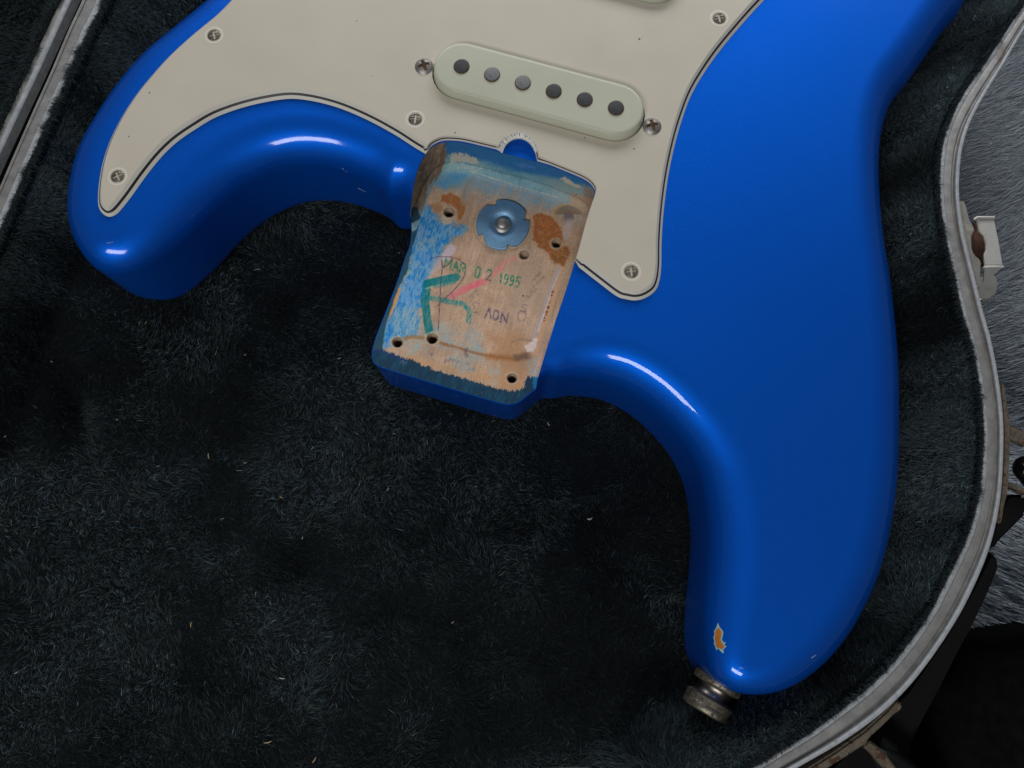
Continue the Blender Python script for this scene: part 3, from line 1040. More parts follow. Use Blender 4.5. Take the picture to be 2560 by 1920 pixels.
def paint_lin(u, v, wall):
    return np.clip(lin(paint(u, v, wall)) * PAINT_GAIN, 0.003, 0.9)


def pocket_floor():
    step = 0.19
    FR = 4.0                                             # fillet between floor and wall
    x0, y0 = POCKET_XY.min(0)
    x1, y1 = POCKET_XY.max(0)
    u_, v_ = np.array([1500, 905]), np.array([400, 1020])
    xs = np.arange(P2(905, 800, -16)[0], P2(1500, 400, -16)[0], step)
    ys = np.arange(P2(1200, 1030, -16)[1], P2(1200, 380, -16)[1], step)
    X, Y = np.meshgrid(xs, ys)
    x, y = X.ravel(), Y.ravel()
    wallpts = POCKET_WALL
    inpocket = inside(x, y, POCKET_XY)
    inbody = sdist_body(x, y)
    dwall = seg_dist(x, y, wallpts)
    # the fillet runs round the back and the left corner only
    backpts = POCKET_BACK
    db = seg_dist(x, y, backpts)
    fr = FR
    z = NECK_FLOOR + 0.07 + np.where(db < fr, fr - np.sqrt(np.maximum(fr * fr - (fr - np.minimum(db, fr)) ** 2, 0)), 0)
    # dished seat round the T-nut and torn hole rims
    tx, ty = P2(*A(1315, 865), NECK_FLOOR)
    ok = inpocket & (inbody > 0.12) & (dwall > 0.10)
    for hx, hy, r, dep in HOLE_XY:
        d = np.hypot(x - hx, y - hy)
        ok &= d > r * 0.90
        z += 0.16 * np.exp(-((d - r - .35) / .35) ** 2) * (0.3 + fbm(x * 2.5, y * 2.5, 5, 2))
    z += (fbm(x * 1.1, y * 1.1, 77, 3) - .5) * 0.05
    gx = x * .958 - y * .287
    z += (vnoise(gx * 4.5, (y * .958 + x * .287) * .4, 78) - .5) * 0.035
    z = np.maximum(z, NECK_FLOOR + 0.03)
    u, v = Q(x, y, z)
    c = paint_lin(u, v, db < fr * .62)
    idx = np.arange(x.size).reshape(X.shape)
    q = np.stack([idx[:-1, :-1], idx[:-1, 1:], idx[1:, 1:], idx[1:, :-1]], -1).reshape(-1, 4)
    q = q[ok[q].all(1)]
    used = np.unique(q)
    remap = np.full(x.size, -1)
    remap[used] = np.arange(used.size)
    return fast_mesh('neck_pocket_floor', np.c_[x, y, z][used], remap[q], m_pocket, guitar, c[used])


def sdist_body(x, y):
    """Distance inside the body outline; only its lower middle part matters here."""
    uu, vv = Q(OUT[:, 0], OUT[:, 1], np.full(len(OUT), NECK_FLOOR))
    near = np.where((uu > 700) & (uu < 1700) & (vv > 350) & (vv < 1150))[0]
    d = np.full(x.shape, 1e9)
    pts = OUT[near]
    for i in range(0, len(pts) - 1):
        a, b = pts[i], pts[i + 1]
        if np.hypot(*(b - a)) > 5:
            continue
        e = b - a
        t = np.clip(((x - a[0]) * e[0] + (y - a[1]) * e[1]) / (e @ e), 0, 1)
        d = np.minimum(d, np.hypot(x - a[0] - t * e[0], y - a[1] - t * e[1]))
    ins = inside(x, y, OUT)
    return np.where(ins, d, -d)


def pocket_wall():
    fine = resample(POCKET_WALL, step=0.2)
    n2 = normals2(fine, closed=False)
    cx, cy = P2(1220, 620, 0)
    flip = np.sign(((np.array([cx, cy]) - fine) * n2).sum(1))[:, None]
    pin = fine + n2 * flip * 0.06
    zs = np.linspace(-0.05, NECK_FLOOR + 0.1, 80)
    X = np.repeat(pin[:, 0][None], len(zs), 0)
    Y = np.repeat(pin[:, 1][None], len(zs), 0)
    Z = np.repeat(zs[:, None], len(fine), 1)
    x, y, z = X.ravel(), Y.ravel(), Z.ravel()
    d = sdist_body(fine[:, 0], fine[:, 1])
    rl = R0
    dd = np.repeat(d[None], len(zs), 0).ravel()
    inset = np.where(z > -rl, rl - np.sqrt(np.maximum(rl * rl - (z + rl) ** 2, 0)), 0)
    ok = dd > inset + 0.05
    u, v = Q(x, y, z)
    c = paint_lin(u, v, np.ones(x.size, bool))
    idx = np.arange(x.size).reshape(X.shape)
    q = np.stack([idx[:-1, :-1], idx[:-1, 1:], idx[1:, 1:], idx[1:, :-1]], -1).reshape(-1, 4)
    q = q[ok[q].all(1)]
    used = np.unique(q)
    remap = np.full(x.size, -1)
    remap[used] = np.arange(used.size)
    return fast_mesh('neck_pocket_wall', np.c_[x, y, z][used], remap[q], m_pocket, guitar, c[used])


pocket_floor()
pocket_wall()


# T-nut pressed into the pocket floor
def tnut():
    x, y = P2(*A(1315, 865), NECK_FLOOR)
    r = 9.0
    px = []
    notch = [math.radians(d) for d in (118, 22, 218, 292)]
    n = 160
    for k in range(n):
        w = 2 * math.pi * k / n
        rr = r
        for j, c in enumerate(notch):
            dw = (w - c + math.pi) % (2 * math.pi) - math.pi
            if -0.20 < dw < 0.17:
                rr = r * (0.80 + 0.55 * abs(dw + .2) * (1 if j % 2 else .7))
                rr = min(rr, r)
        px.append((x + rr * math.cos(w), y + rr * math.sin(w)))
    zt = NECK_FLOOR + 1.35
    # flange dished towards the barrel
    verts, faces = [], []
    prof = [(1.0, NECK_FLOOR + .1), (1.0, zt - .25), (.975, zt - .02), (.9, zt), (.7, zt), (.55, zt - .05), (.47, zt - .35), (.40, zt - .75), (.33, zt - 1.0), (.28, zt - 1.02)]
    for f, z in prof:
        for (qx, qy) in px:
            if f > .8:
                verts.append((x + (qx - x) * f, y + (qy - y) * f, z))
            else:
                w = math.atan2(qy - y, qx - x)
                rq = min(math.hypot(qx - x, qy - y), f * r)
                verts.append((x + rq * math.cos(w), y + rq * math.sin(w), z))
    for i in range(len(prof) - 1):
        for k in range(n):
            k2 = (k + 1) % n
            faces.append((i * n + k, i * n + k2, (i + 1) * n + k2, (i + 1) * n + k))
    o = mesh('tee_nut', verts, faces, m_tnut, guitar, angle=40)
    pr = []
    z = NECK_FLOOR - 1.5
    for i in range(9):
        pr.append((2.75 if i % 2 == 0 else 2.35, z)); z += .34
    pr += [(2.2, z), (1.9, z + .5), (1.85, z + .9), (1.25, z + 1.25), (1.2, z + 1.5), (.7, z + 1.65), (.62, z + 1.9), (.05, z + 1.95)]
    lathe('threaded_bolt', pr, m_bolt, o, (x, y, 0), (0, 0, 1), seg=36, angle=30)


tnut()


# ------------------------------------------------------------------ pickguard
def guard():
    seq, fac = [], []
    for pts, f in ((GUARD_A, 1.0), (GUARD_B, .16), (GUARD_C, .30), (GUARD_D, .12), (GUARD_E, 1.0)):
        p = np.array([P2(u, v, 0.05) for u, v in pts])
        s = resample(spline(p, 8), step=0.7)
        seq.append(s)
        fac.append(np.full(len(s), f))
    xy = np.concatenate(seq)
    f = np.concatenate(fac)
    keep = np.linalg.norm(xy - np.roll(xy, 1, 0), axis=1) > 0.15
    xy, f = xy[keep], f[keep]
    nin = normals2(xy)
    n = len(xy)
    f = np.minimum(f, smooth_closed(f, 1) + .1)
    zs = [0.05, 0.90, 1.50, 2.4]
    ins = [0.0, 0.80, 1.38, 2.2]
    loops = [xy + nin * (i * f)[:, None] for i in ins]
    part = empty_part = None
    root = None

    def strip(name, k0, k1, mat, parent, extra_top=None):
        verts = np.concatenate([np.c_[loops[k0], np.full(n, zs[k0])], np.c_[loops[k1], np.full(n, zs[k1])]])
        faces = [(i, (i + 1) % n, n + (i + 1) % n, n + i) for i in range(n)]
        return verts, faces

    # the bottom and middle plies are hoops, the top ply closes the plate
    v, fc = strip('b', 0, 1, None, None)
    top = loops[3]
    hole_loops = [stadium(PICK_C[k], PICK_ANG, CL + 1.7, CW + 1.5, 14) for k in range(2)]
    polys = [[Vector((p[0], p[1], 0)) for p in top]] + [[Vector((p[0], p[1], 0)) for p in h] for h in hole_loops]
    flat = [p for pl in polys for p in pl]
    verts = [(p.x, p.y, zs[3]) for p in flat]
    faces = []
    for a, b, c in tessellate_polygon(polys):
        if (flat[b] - flat[a]).cross(flat[c] - flat[a]).z > 0:
            faces.append((a, b, c))
        else:
            faces.append((a, c, b))
    # inner walls of the pickup openings
    o0 = len(top)
    for h in hole_loops:
        m = len(h)
        o1 = len(verts)
        verts += [(p[0], p[1], 0.3) for p in h]
        faces += [(o0 + i, o0 + (i + 1) % m, o1 + (i + 1) % m, o1 + i) for i in range(m)]
        o0 += m
    root = mesh('pickguard', verts, faces, m_guard, guitar, smooth=False)
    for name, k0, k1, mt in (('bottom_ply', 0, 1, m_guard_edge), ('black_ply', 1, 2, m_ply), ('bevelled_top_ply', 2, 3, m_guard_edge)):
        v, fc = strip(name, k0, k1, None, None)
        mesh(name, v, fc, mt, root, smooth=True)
    return root


def stadium(c, ang, L, W, seg=14):
    r, h = W / 2, L / 2 - W / 2
    pts = []
    for k in range(seg + 1):
        w = -math.pi / 2 + math.pi * k / seg
        pts.append((h + r * math.cos(w), r * math.sin(w)))
    for k in range(seg + 1):
        w = math.pi / 2 + math.pi * k / seg
        pts.append((-h + r * math.cos(w), r * math.sin(w)))
    ca, sa = math.cos(ang), math.sin(ang)
    return [(c[0] + x * ca - y * sa, c[1] + x * sa + y * ca) for x, y in pts]


COVER_Z = 5.8
pa, pb = np.array(P2(1153.7, 166, COVER_Z)), np.array(P2(1540, 270, COVER_Z))
PICK_ANG = math.atan2(pb[1] - pa[1], pb[0] - pa[0])
POLE_STEP = np.linalg.norm(pb - pa) / 5
c_neck = (pa + pb) / 2
shift = np.array(P2(1640, 8, 2.4)) - np.array(P2(1540, 352, 2.4))
PICK_C = [c_neck, c_neck + shift]
print('pole step', POLE_STEP, 'pickup shift', shift, 'angle', math.degrees(PICK_ANG))
CL, CW = 5 * POLE_STEP + 18.0, 18.4

pickguard = guard()
for c in PICK_C:
    st_ = stadium(c, PICK_ANG, CL + 1.9, CW + 1.7, 14)
    mesh('gap_shade_sheet', [(x, y, .35) for x, y in st_], [tuple(range(len(st_)))], m_ply, pickguard, smooth=False)  # black sheet standing in for the shade in the gap round each cover


def cover_mesh():
    """Stadium cap in local mm: x along the poles, z up from the guard; open below."""
    prof = [(0.45, -3.0), (0.40, 0.0), (0.16, 1.9), (0.0, 2.55), (-0.12, 2.88), (-0.40, 3.16), (-0.8, 3.28), (-1.4, 3.3)]
    verts, faces = [], []
    n = None
    for off, z in prof:
        lp = stadium((0, 0), 0, CL + 2 * off, CW + 2 * off, 20)
        n = len(lp)
        verts += [(x, y, z) for x, y in lp]
    for i in range(len(prof) - 1):
        for k in range(n):
            k2 = (k + 1) % n
            faces.append((i * n + k, i * n + k2, (i + 1) * n + k2, (i + 1) * n + k))
    faces.append(tuple((len(prof) - 1) * n + k for k in range(n)))
    return verts, faces


def local_obj(name, me, parent, loc, rz=0.0):
    o = bpy.data.objects.new(name, me)
    col.objects.link(o)
    o.location = (loc[0] * S, loc[1] * S, (loc[2] + ZOFF) * S)
    o.rotation_euler = (0, 0, rz)
    return adopt(o, parent)


def mk(name, verts, faces, mats, angle=40, midx=None):
    me = bpy.data.meshes.new(name)
    me.from_pydata([(x * S, y * S, z * S) for x, y, z in verts], [], faces)
    for m in mats:
        me.materials.append(m)
    me.polygons.foreach_set('use_smooth', [True] * len(me.polygons))
    if midx is not None:
        me.polygons.foreach_set('material_index', midx)
    me.set_sharp_from_angle(angle=math.radians(angle))
    return me


cov_me = mk('pickup_cover', *cover_mesh(), [m_cover])


def pole_mesh(name, mtop):
    r, seg = 2.42, 28
    prof = [(r * 1.10, -.62), (r * 1.10, -.55), (r * 1.01, -.53), (r, -.18), (r * .97, -.05), (r * .9, 0.0)]
    verts, faces = [], []
    for rr, z in prof:
        verts += [(rr * math.cos(2 * math.pi * k / seg), rr * math.sin(2 * math.pi * k / seg), z) for k in range(seg)]
    midx = []
    for i in range(len(prof) - 1):
        for k in range(seg):
            k2 = (k + 1) % seg
            faces.append((i * seg + k, i * seg + k2, (i + 1) * seg + k2, (i + 1) * seg + k))
            midx.append(1 if i < 3 else 0)
    faces.append(tuple((len(prof) - 1) * seg + k for k in range(seg)))
    midx.append(0)
    return mk(name, verts, faces, [mtop, m_pole_side], 40, midx)


pole_me = pole_mesh('pole_piece', m_pole)
pole_light_me = pole_mesh('pole_piece', m_pole_light)


def screw_mesh(r, dome, slot):
    """Oval head with a crossed recess, as a polar height field."""
    nr, na = 16, 64
    verts, faces, midx = [(0, 0, dome - slot * 1.25)], [], []
    hit = []
    for i in range(1, nr + 1):
        rr = r * (i / nr) ** .9
        for k in range(na):
            w = 2 * math.pi * k / na
            x, y = rr * math.cos(w), rr * math.sin(w)
            z = dome * (1 - (rr / r) ** 2.2)
            arm = (abs(x) < .15 * r and abs(y) < .60 * r) or (abs(y) < .15 * r and abs(x) < .60 * r)
            if arm:
                z = dome - slot * (1.25 - .8 * rr / r)
            hit.append(arm)
            verts.append((x, y, z))
    for k in range(na):
        faces.append((0, 1 + k, 1 + (k + 1) % na)); midx.append(1)
    for i in range(nr - 1):
        for k in range(na):
            k2 = (k + 1) % na
            f = (1 + i * na + k, 1 + (i + 1) * na + k, 1 + (i + 1) * na + k2, 1 + i * na + k2)
            faces.append(f)
            midx.append(1 if sum(hit[j - 1] for j in f) >= 2 else 0)
    b = len(verts)
    verts += [(r * 1.0 * math.cos(2 * math.pi * k / na), r * math.sin(2 * math.pi * k / na), -.5) for k in range(na)]
    for k in range(na):
        k2 = (k + 1) % na
        o = 1 + (nr - 1) * na
        faces.append((o + k, b + k, b + k2, o + k2)); midx.append(0)
    return verts, faces, midx


v_, f_, mi_ = screw_mesh(2.55, 0.75, 0.75)
gscrew_me = mk('pickguard_screw', v_, f_, [m_screw, m_slot], 32, mi_)
v_, f_, mi_ = screw_mesh(3.15, 1.35, 1.0)
pscrew_me = mk('pickup_screw', v_, f_, [m_pickscrew, m_slot], 32, mi_)


def sink_mesh(r):
    """Countersunk seat: a shallow pale ring round a guard screw."""
    seg = 40
    prof = [(r * 1.22, .0), (r * 1.15, .05), (r * 1.02, .03)]
    verts, faces = [], []
    for rr, z in prof:
        verts += [(rr * math.cos(2 * math.pi * k / seg), rr * math.sin(2 * math.pi * k / seg), z) for k in range(seg)]
    for i in range(2):
        for k in range(seg):
            k2 = (k + 1) % seg
            faces.append((i * seg + k, i * seg + k2, (i + 1) * seg + k2, (i + 1) * seg + k))
    return verts, faces


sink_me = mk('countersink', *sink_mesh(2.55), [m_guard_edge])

for k, c in enumerate(PICK_C):
    cov = local_obj('pickup_cover', cov_me, guitar, (c[0], c[1], 2.4), PICK_ANG)
    if k == 0:
        cov['label'] = 'mint white single coil cover next to the neck pocket'
    for i in range(6):
        light = (k == 0 and i in (1, 2))
        o = bpy.data.objects.new('pole_piece', pole_light_me if light else pole_me)
        col.objects.link(o)
        o.parent = cov
        hgt = (0.58, 0.60, 0.60, 0.58, 0.57, 0.59)[i]
        o.location = ((i - 2.5) * POLE_STEP * S, 0, (3.3 + hgt) * S)
for (u, v), rz in (((1060, 164), .35), ((1630.5, 314), .25)):
    x, y = P2(u, v, 2.9)
    local_obj('pickup_screw', pscrew_me, guitar, (x, y, 2.35), rz)
for (u, v), rz in (((535, 88), .3), ((294, 441), .5), ((1038, 298), -.1), ((1798, 46), .15), ((1578, 679), .1)):
    x, y = P2(u, v, 2.4)
    sc_ = local_obj('pickguard_screw', gscrew_me, guitar, (x, y, 2.18), rz)
    o = bpy.data.objects.new('countersink', sink_me)
    col.objects.link(o)
    o.parent = sc_
    o.location = (0, 0, .235 * S)

# scraped fringe at the truss-rod notch
verts, faces = [], []
for i in range(90):
    t = i / 89
    w = math.radians(165 - 150 * t)
    cu, cv = 1297 + random.uniform(-2, 2), 392
    r0, r1 = 46.5, 46.5 + random.uniform(5, 17) * (0.6 + .8 * math.sin(math.pi * min(1, t * .85 + .2)))
    ux, uy = math.cos(w), -math.sin(w)
    p0, p1 = P(cu + ux * r0 * .93, cv + uy * r0, 2.43), P(cu + ux * r1 * .93 + random.uniform(-3, 1), cv + uy * r1, 2.43)
    d = Vector((p1[0] - p0[0], p1[1] - p0[1])).normalized() * random.uniform(.12, .26)
    zz = 2.45 + .004 * ((i * 37) % 90)
    b = len(verts)
    verts += [(p0[0] - d.y, p0[1] + d.x, zz), (p0[0] + d.y, p0[1] - d.x, zz), (p1[0] + d.y * .3, p1[1] - d.x * .3, zz), (p1[0] - d.y * .3, p1[1] + d.x * .3, zz)]
    faces.append((b + 1, b, b + 3, b + 2) if False else (b, b + 1, b + 2, b + 3))
b = len(verts)
for i in range(41):
    t = i / 40
    w = math.radians(168 - 156 * t)
    ro = 49.0 + 4.0 * math.sin(math.pi * min(1, t * .9 + .1)) + random.uniform(-1, 1)
    for r_ in (44.8, ro):
        p = P(1297 + math.cos(w) * r_ * .93, 392 - math.sin(w) * r_, 2.425)
        verts.append(p)
for i in range(40):
    faces.append((b + 2 * i, b + 2 * i + 1, b + 2 * i + 3, b + 2 * i + 2))
mesh('scraped_edge', verts, faces, m_scrape, pickguard, smooth=False)

# small nicks in the guard
for u, v, r in ((1598, 98, .42), (1606, 93, .2), (1462, 345, .25), (1585, 372, .3), (892, 52, .25), (374, 232, .3), (322, 341, .3), (1138, 332, .35), (930, 191, .2), (1440, 487, .3)):
    x, y = P2(u, v, 2.4)
    pts = [(x + r * random.uniform(.5, 1.1) * math.cos(w), y + r * random.uniform(.4, 1.3) * math.sin(w)) for w in np.linspace(0, 5.6, 8)]
    mesh('nick', [(a_, b_, 2.42) for a_, b_ in pts], [tuple(range(8))], m_pole, pickguard, smooth=False)


# ------------------------------------------------------------------ strap button, chip, scratches and a painted glint
def strap_button():
    base = np.array(P(1797, 1700, -22))
    tip = np.array(P(1760, 1778, -22))
    ax = tip - base
    ax = ax / np.linalg.norm(ax)
    prof = [(3.0, -3.0), (7.0, -.2), (7.35, .3), (7.35, 1.6), (7.0, 2.1), (5.9, 2.4), (5.5, 2.8), (5.35, 3.8), (5.45, 5.0), (5.9, 5.5), (6.7, 5.8), (7.15, 6.2),
            (7.15, 7.8), (6.95, 8.0), (7.1, 8.2), (7.1, 9.8), (6.7, 10.3), (5.0, 10.6), (2.2, 10.7), (1.8, 10.0), (.3, 9.9)]
    split = [(0, 6), (5, 10), (9, len(prof))]
    o = lathe('strap_button', prof[9:], m_button, guitar, base, ax, 48, 40)
    lathe('neck', prof[5:10], m_button_neck, o, base, ax, 48, 40)
    lathe('inner_flange', prof[0:6], m_button, o, base, ax, 48, 40)


strap_button()


def decal(name, poly_px, mat, parent, lift, step=0.8):
    us = np.arange(min(p[0] for p in poly_px) - 1, max(p[0] for p in poly_px) + 1.01, step)
    vs = np.arange(min(p[1] for p in poly_px) - 1, max(p[1] for p in poly_px) + 1.01, step)
    U, V = np.meshgrid(us, vs)
    sd = sdist(U.ravel(), V.ravel(), poly_px)
    ok = (sd > -0.5 * step).reshape(U.shape)
    idx = {}
    verts, faces = [], []

    def vid(i, j):
        if (i, j) not in idx:
            h = on_body(U[i, j], V[i, j], lift)
            if h is None:
                return None
            idx[(i, j)] = len(verts)
            verts.append(h)
        return idx[(i, j)]
    for i in range(U.shape[0] - 1):
        for j in range(U.shape[1] - 1):
            if ok[i, j] and ok[i + 1, j] and ok[i, j + 1] and ok[i + 1, j + 1]:
                q = [vid(i + 1, j), vid(i + 1, j + 1), vid(i, j + 1), vid(i, j)]
                if None not in q:
                    faces.append(tuple(q))
    if not faces:
        return None
    return mesh(name, verts, faces, mat, parent)


def Cc(x, y):   # crop of the chip: (1660, 1500), 4.88 times enlarged
    return (1660 + x / 4.88, 1500 + y / 4.88)


chip_out = [Cc(*p) for p in ((660, 275), (680, 330), (725, 385), (718, 440), (708, 480), (730, 520), (748, 508), (755, 520), (738, 545), (765, 565), (740, 590), (722, 612), (735, 632),
                             (722, 652), (695, 630), (665, 596), (640, 615), (625, 570), (608, 535), (615, 500), (600, 455), (615, 430), (612, 380), (640, 330))]
chip_in = [Cc(*p) for p in ((648, 350), (672, 345), (708, 385), (704, 430), (690, 480), (712, 530), (735, 560), (742, 570), (705, 605), (680, 585), (655, 590), (630, 540), (630, 490), (618, 465), (628, 430), (622, 390))]
chip = decal('paint_chip', chip_out, m_chipedge, guitar, 0.05)
if chip:
    chip['label'] = 'pale primer ring of a chip in the blue paint'
    decal('bare_wood_patch', chip_in, m_chipwood, chip, 0.10)
for a_, b_, w in (((1849, 1668), (1858, 1672), .9), ((1846, 1674), (1849, 1676), .8), ((2028, 1645), (2040, 1637), .8), ((855, 420), (868, 431), .6), ((895, 470), (915, 480), .6),
                  ((267, 608), (283, 605), .5)):  # last mark is a reflected streak painted pale on the lacquer
    d = np.array(b_) - np.array(a_)
    nrm = np.array([-d[1], d[0]]) / np.hypot(*d) * w
    pts = [on_body(*(np.array(a_) - nrm), .04), on_body(*(np.array(a_) + nrm), .04), on_body(*(np.array(b_) + nrm * .5), .04), on_body(*(np.array(b_) - nrm * .5), .04)]
    if None not in pts:
        mesh('scratch_or_glint', pts, [(0, 1, 2, 3)], m_scratch_glint, guitar, smooth=False)

# ------------------------------------------------------------------ guitar case
case = empty('guitar_case', P(1200, 1100, -80), 'open black guitar case with black plush lining and aluminium rim', 'guitar case')
RIM_Z = -5.0
RIM_IN = [(2700, -200), (2630, -95), (2590, -35), (2551, 24), (2512, 82), (2474, 140), (2430, 203), (2392, 265), (2365, 328), (2353, 386), (2349, 458), (2353, 521), (2363, 588), (2377, 656),
          (2392, 723), (2406, 785), (2423, 841), (2440, 909), (2452, 986), (2459, 1063), (2458, 1140), (2450, 1225), (2433, 1300), (2406, 1371), (2368, 1448), (2329, 1525),
          (2281, 1597), (2228, 1662), (2174, 1716), (2107, 1771), (2030, 1829), (1953, 1877), (1885, 1918), (1780, 1975), (1640, 2040)]
RIM_OUT = [(2730, -160), (2660, -65), (2620, -5), (2582, 40), (2546, 96), (2507, 163), (2462, 236), (2428, 299), (2409, 352), (2399, 410), (2396, 473), (2399, 521), (2409, 588), (2423, 646),
           (2440, 714), (2458, 787), (2474, 841), (2488, 909), (2500, 986), (2507, 1063), (2506, 1140), (2502, 1225), (2488, 1310), (2467, 1386), (2436, 1460), (2404, 1525),
           (2362, 1594), (2310, 1668), (2252, 1737), (2180, 1801), (2098, 1858), (2011, 1908), (1940, 1948), (1830, 2005), (1690, 2075)]
LRIM_IN = [(400, -320), (322, -140), (263, 0), (222, 82), (178, 178), (135, 272), (77, 402), (39, 490), (0, 583), (-60, 715), (-180, 980)]
LRIM_OUT = [(345, -320), (267, -140), (207, 0), (170, 80), (128, 180), (85, 275), (30, 400), (-9, 490), (-50, 583), (-108, 715), (-228, 980)]
LID_IN = [(300, -320), (218, -140), (150, 0), (112, 80), (66, 180), (22, 275), (-36, 400), (-75, 490), (-115, 583), (-175, 715), (-295, 980)]     # plush side
LID_OUT = [(322, -320), (244, -140), (180, 0), (143, 80), (98, 180), (53, 275), (-5, 400), (-46, 490), (-90, 583), (-148, 715), (-268, 980)]    # hinge side


def rail(px, z, n=260):
    p = np.array([P2(u, v, z) for u, v in px])
    return resample(spline(p, 8), count=n)


RI, RO = rail(RIM_IN, RIM_Z), rail(RIM_OUT, RIM_Z)
# match points of the outer rail to the inner ones by nearness
RO = np.array([RO[np.argmin(np.linalg.norm(RO - p, axis=1))] for p in RI])
for _ in range(6):
    RO[1:-1] = .25 * RO[:-2] + .5 * RO[1:-1] + .25 * RO[2:]
LI, LO = rail(LRIM_IN, RIM_Z), rail(LRIM_OUT, RIM_Z)
DI, DO = rail(LID_IN, RIM_Z - 4), rail(LID_OUT, RIM_Z - 4)


def sweep(name, a, b, prof, zref, mat, parent, wob=0.0, seed=0):
    """Profile of (share of the way from rail a to rail b, height) swept along both rails."""
    n, m = len(a), len(prof)
    verts = []
    jit = (fbm(np.arange(n) / 4.0, np.zeros(n), seed, 3) - .5) * wob
    for i in range(n):
        for k, (t, z) in enumerate(prof):
            tt = t + (jit[i] if t < .12 else 0)
            verts.append((a[i][0] * (1 - tt) + b[i][0] * tt, a[i][1] * (1 - tt) + b[i][1] * tt, zref + z))
    faces = [(i * m + k, i * m + k + 1, (i + 1) * m + k + 1, (i + 1) * m + k) for i in range(n - 1) for k in range(m - 1)]
    o = mesh(name, verts, faces, mat, parent, angle=28)
    bm = bmesh.new(); bm.from_mesh(o.data)
    bmesh.ops.recalc_face_normals(bm, faces=bm.faces[:])
    if sum(f.normal.z for f in bm.faces) < 0:
        bmesh.ops.reverse_faces(bm, faces=bm.faces[:])
    bm.to_mesh(o.data); bm.free()
    return o


rim = sweep('aluminium_rim', RI, RO, [(.24, -.9), (.25, -.25), (.30, -.15), (.60, -.15), (.66, -.5), (.74, -1.25), (.80, -1.2), (.805, .0)], RIM_Z, m_alu, case)
sweep('inner_lip', RI, RO, [(-.01, -6), (0.0, -.5), (.03, -.1), (.10, .12), (.20, .05), (.235, -.2), (.24, -.9)], RIM_Z, m_alu_pale, rim, .05, 3)
sweep('outer_lip', RI, RO, [(.805, 0), (.82, .45), (.86, .6), (.95, .6), (.99, .45), (1.0, .1), (1.0, -7)], RIM_Z, m_alu_pale, rim)
lrim = sweep('aluminium_rim', LI, LO, [(.40, -.4), (.42, -.15), (.84, -.15), (.86, .3), (.98, .35), (1.0, 0), (1.0, -9)], RIM_Z, m_alu, case)
sweep('inner_lip', LI, LO, [(-.01, -6), (0, -.4), (.05, .1), (.36, .15), (.40, -.4)], RIM_Z, m_alu_pale, lrim, .2, 5)
sweep('shell', RI, RO, [(1.005, -6), (1.0, -20), (.98, -40), (.9, -70), (.85, -79)], RIM_Z, m_black, case)
sweep('hinge_gusset', LO, DO, [(-.02, -6), (.1, -16), (.5, -22), (.9, -16), (1.02, -6)], RIM_Z, m_black, case)

# case bottom flaring out below the handle
prism('shell_flare', [(2470, 1372), (2492, 1386), (2502, 1402), (2503, 1420), (2492, 1450), (2465, 1510), (2440, 1562), (2398, 1640), (2358, 1720), (2315, 1800), (2285, 1860), (2262, 1940),
                      (2100, 1990), (2050, 1930), (2150, 1830), (2260, 1720), (2350, 1590), (2420, 1470)], -70, -24, m_black, case, 2.0)
prism('shell_rib', [(2566, 1236), (2570, 1282), (2530, 1322), (2500, 1352), (2486, 1374), (2470, 1372), (2482, 1320), (2500, 1270), (2520, 1236)], -60, -22, m_black, case, 1.2)

# ---- open lid, hinged on the long side
lid = sweep('lid', DI, DO, [(.0, -.6), (.05, -.2), (.35, -.1), (.55, -.3)], RIM_Z - 4, m_alu, case)
lid['label'] = 'open lid of the case with its rim and plush lining'
sweep('hinge_lip', DI, DO, [(.55, -.3), (.58, .5), (.92, .6), (1.0, .2), (1.0, -9)], RIM_Z - 4, m_alu_pale, lid)

# ------------------------------------------------------------------ lining and its pile
XMIN, XMAX, YMIN, YMAX = -275.0, 215.0, -175.0, 330.0


def rim_side(x, y):
    """Distance to the right rim's inner edge, > 0 inside the case."""
    d = seg_dist(x, y, RI[::4])
    cx, cy = P2(1300, 900, 0)
    # inside test: polygon made of the rail and far points on the left
    far = [(-900, RI[-1][1] - 10), (-900, 900), (RI[0][0], 900)]
    poly = [tuple(p) for p in RI[::4]] + far
    return np.where(inside(x, y, poly), d, -d)


def left_side(x, y):
    p, q = LI[0], LI[-1]
    t = (q - p) / np.linalg.norm(q - p)
    n = np.array([t[1], -t[0]])
    if n[0] < 0:
        n = -n
    return (x - p[0]) * n[0] + (y - p[1]) * n[1]


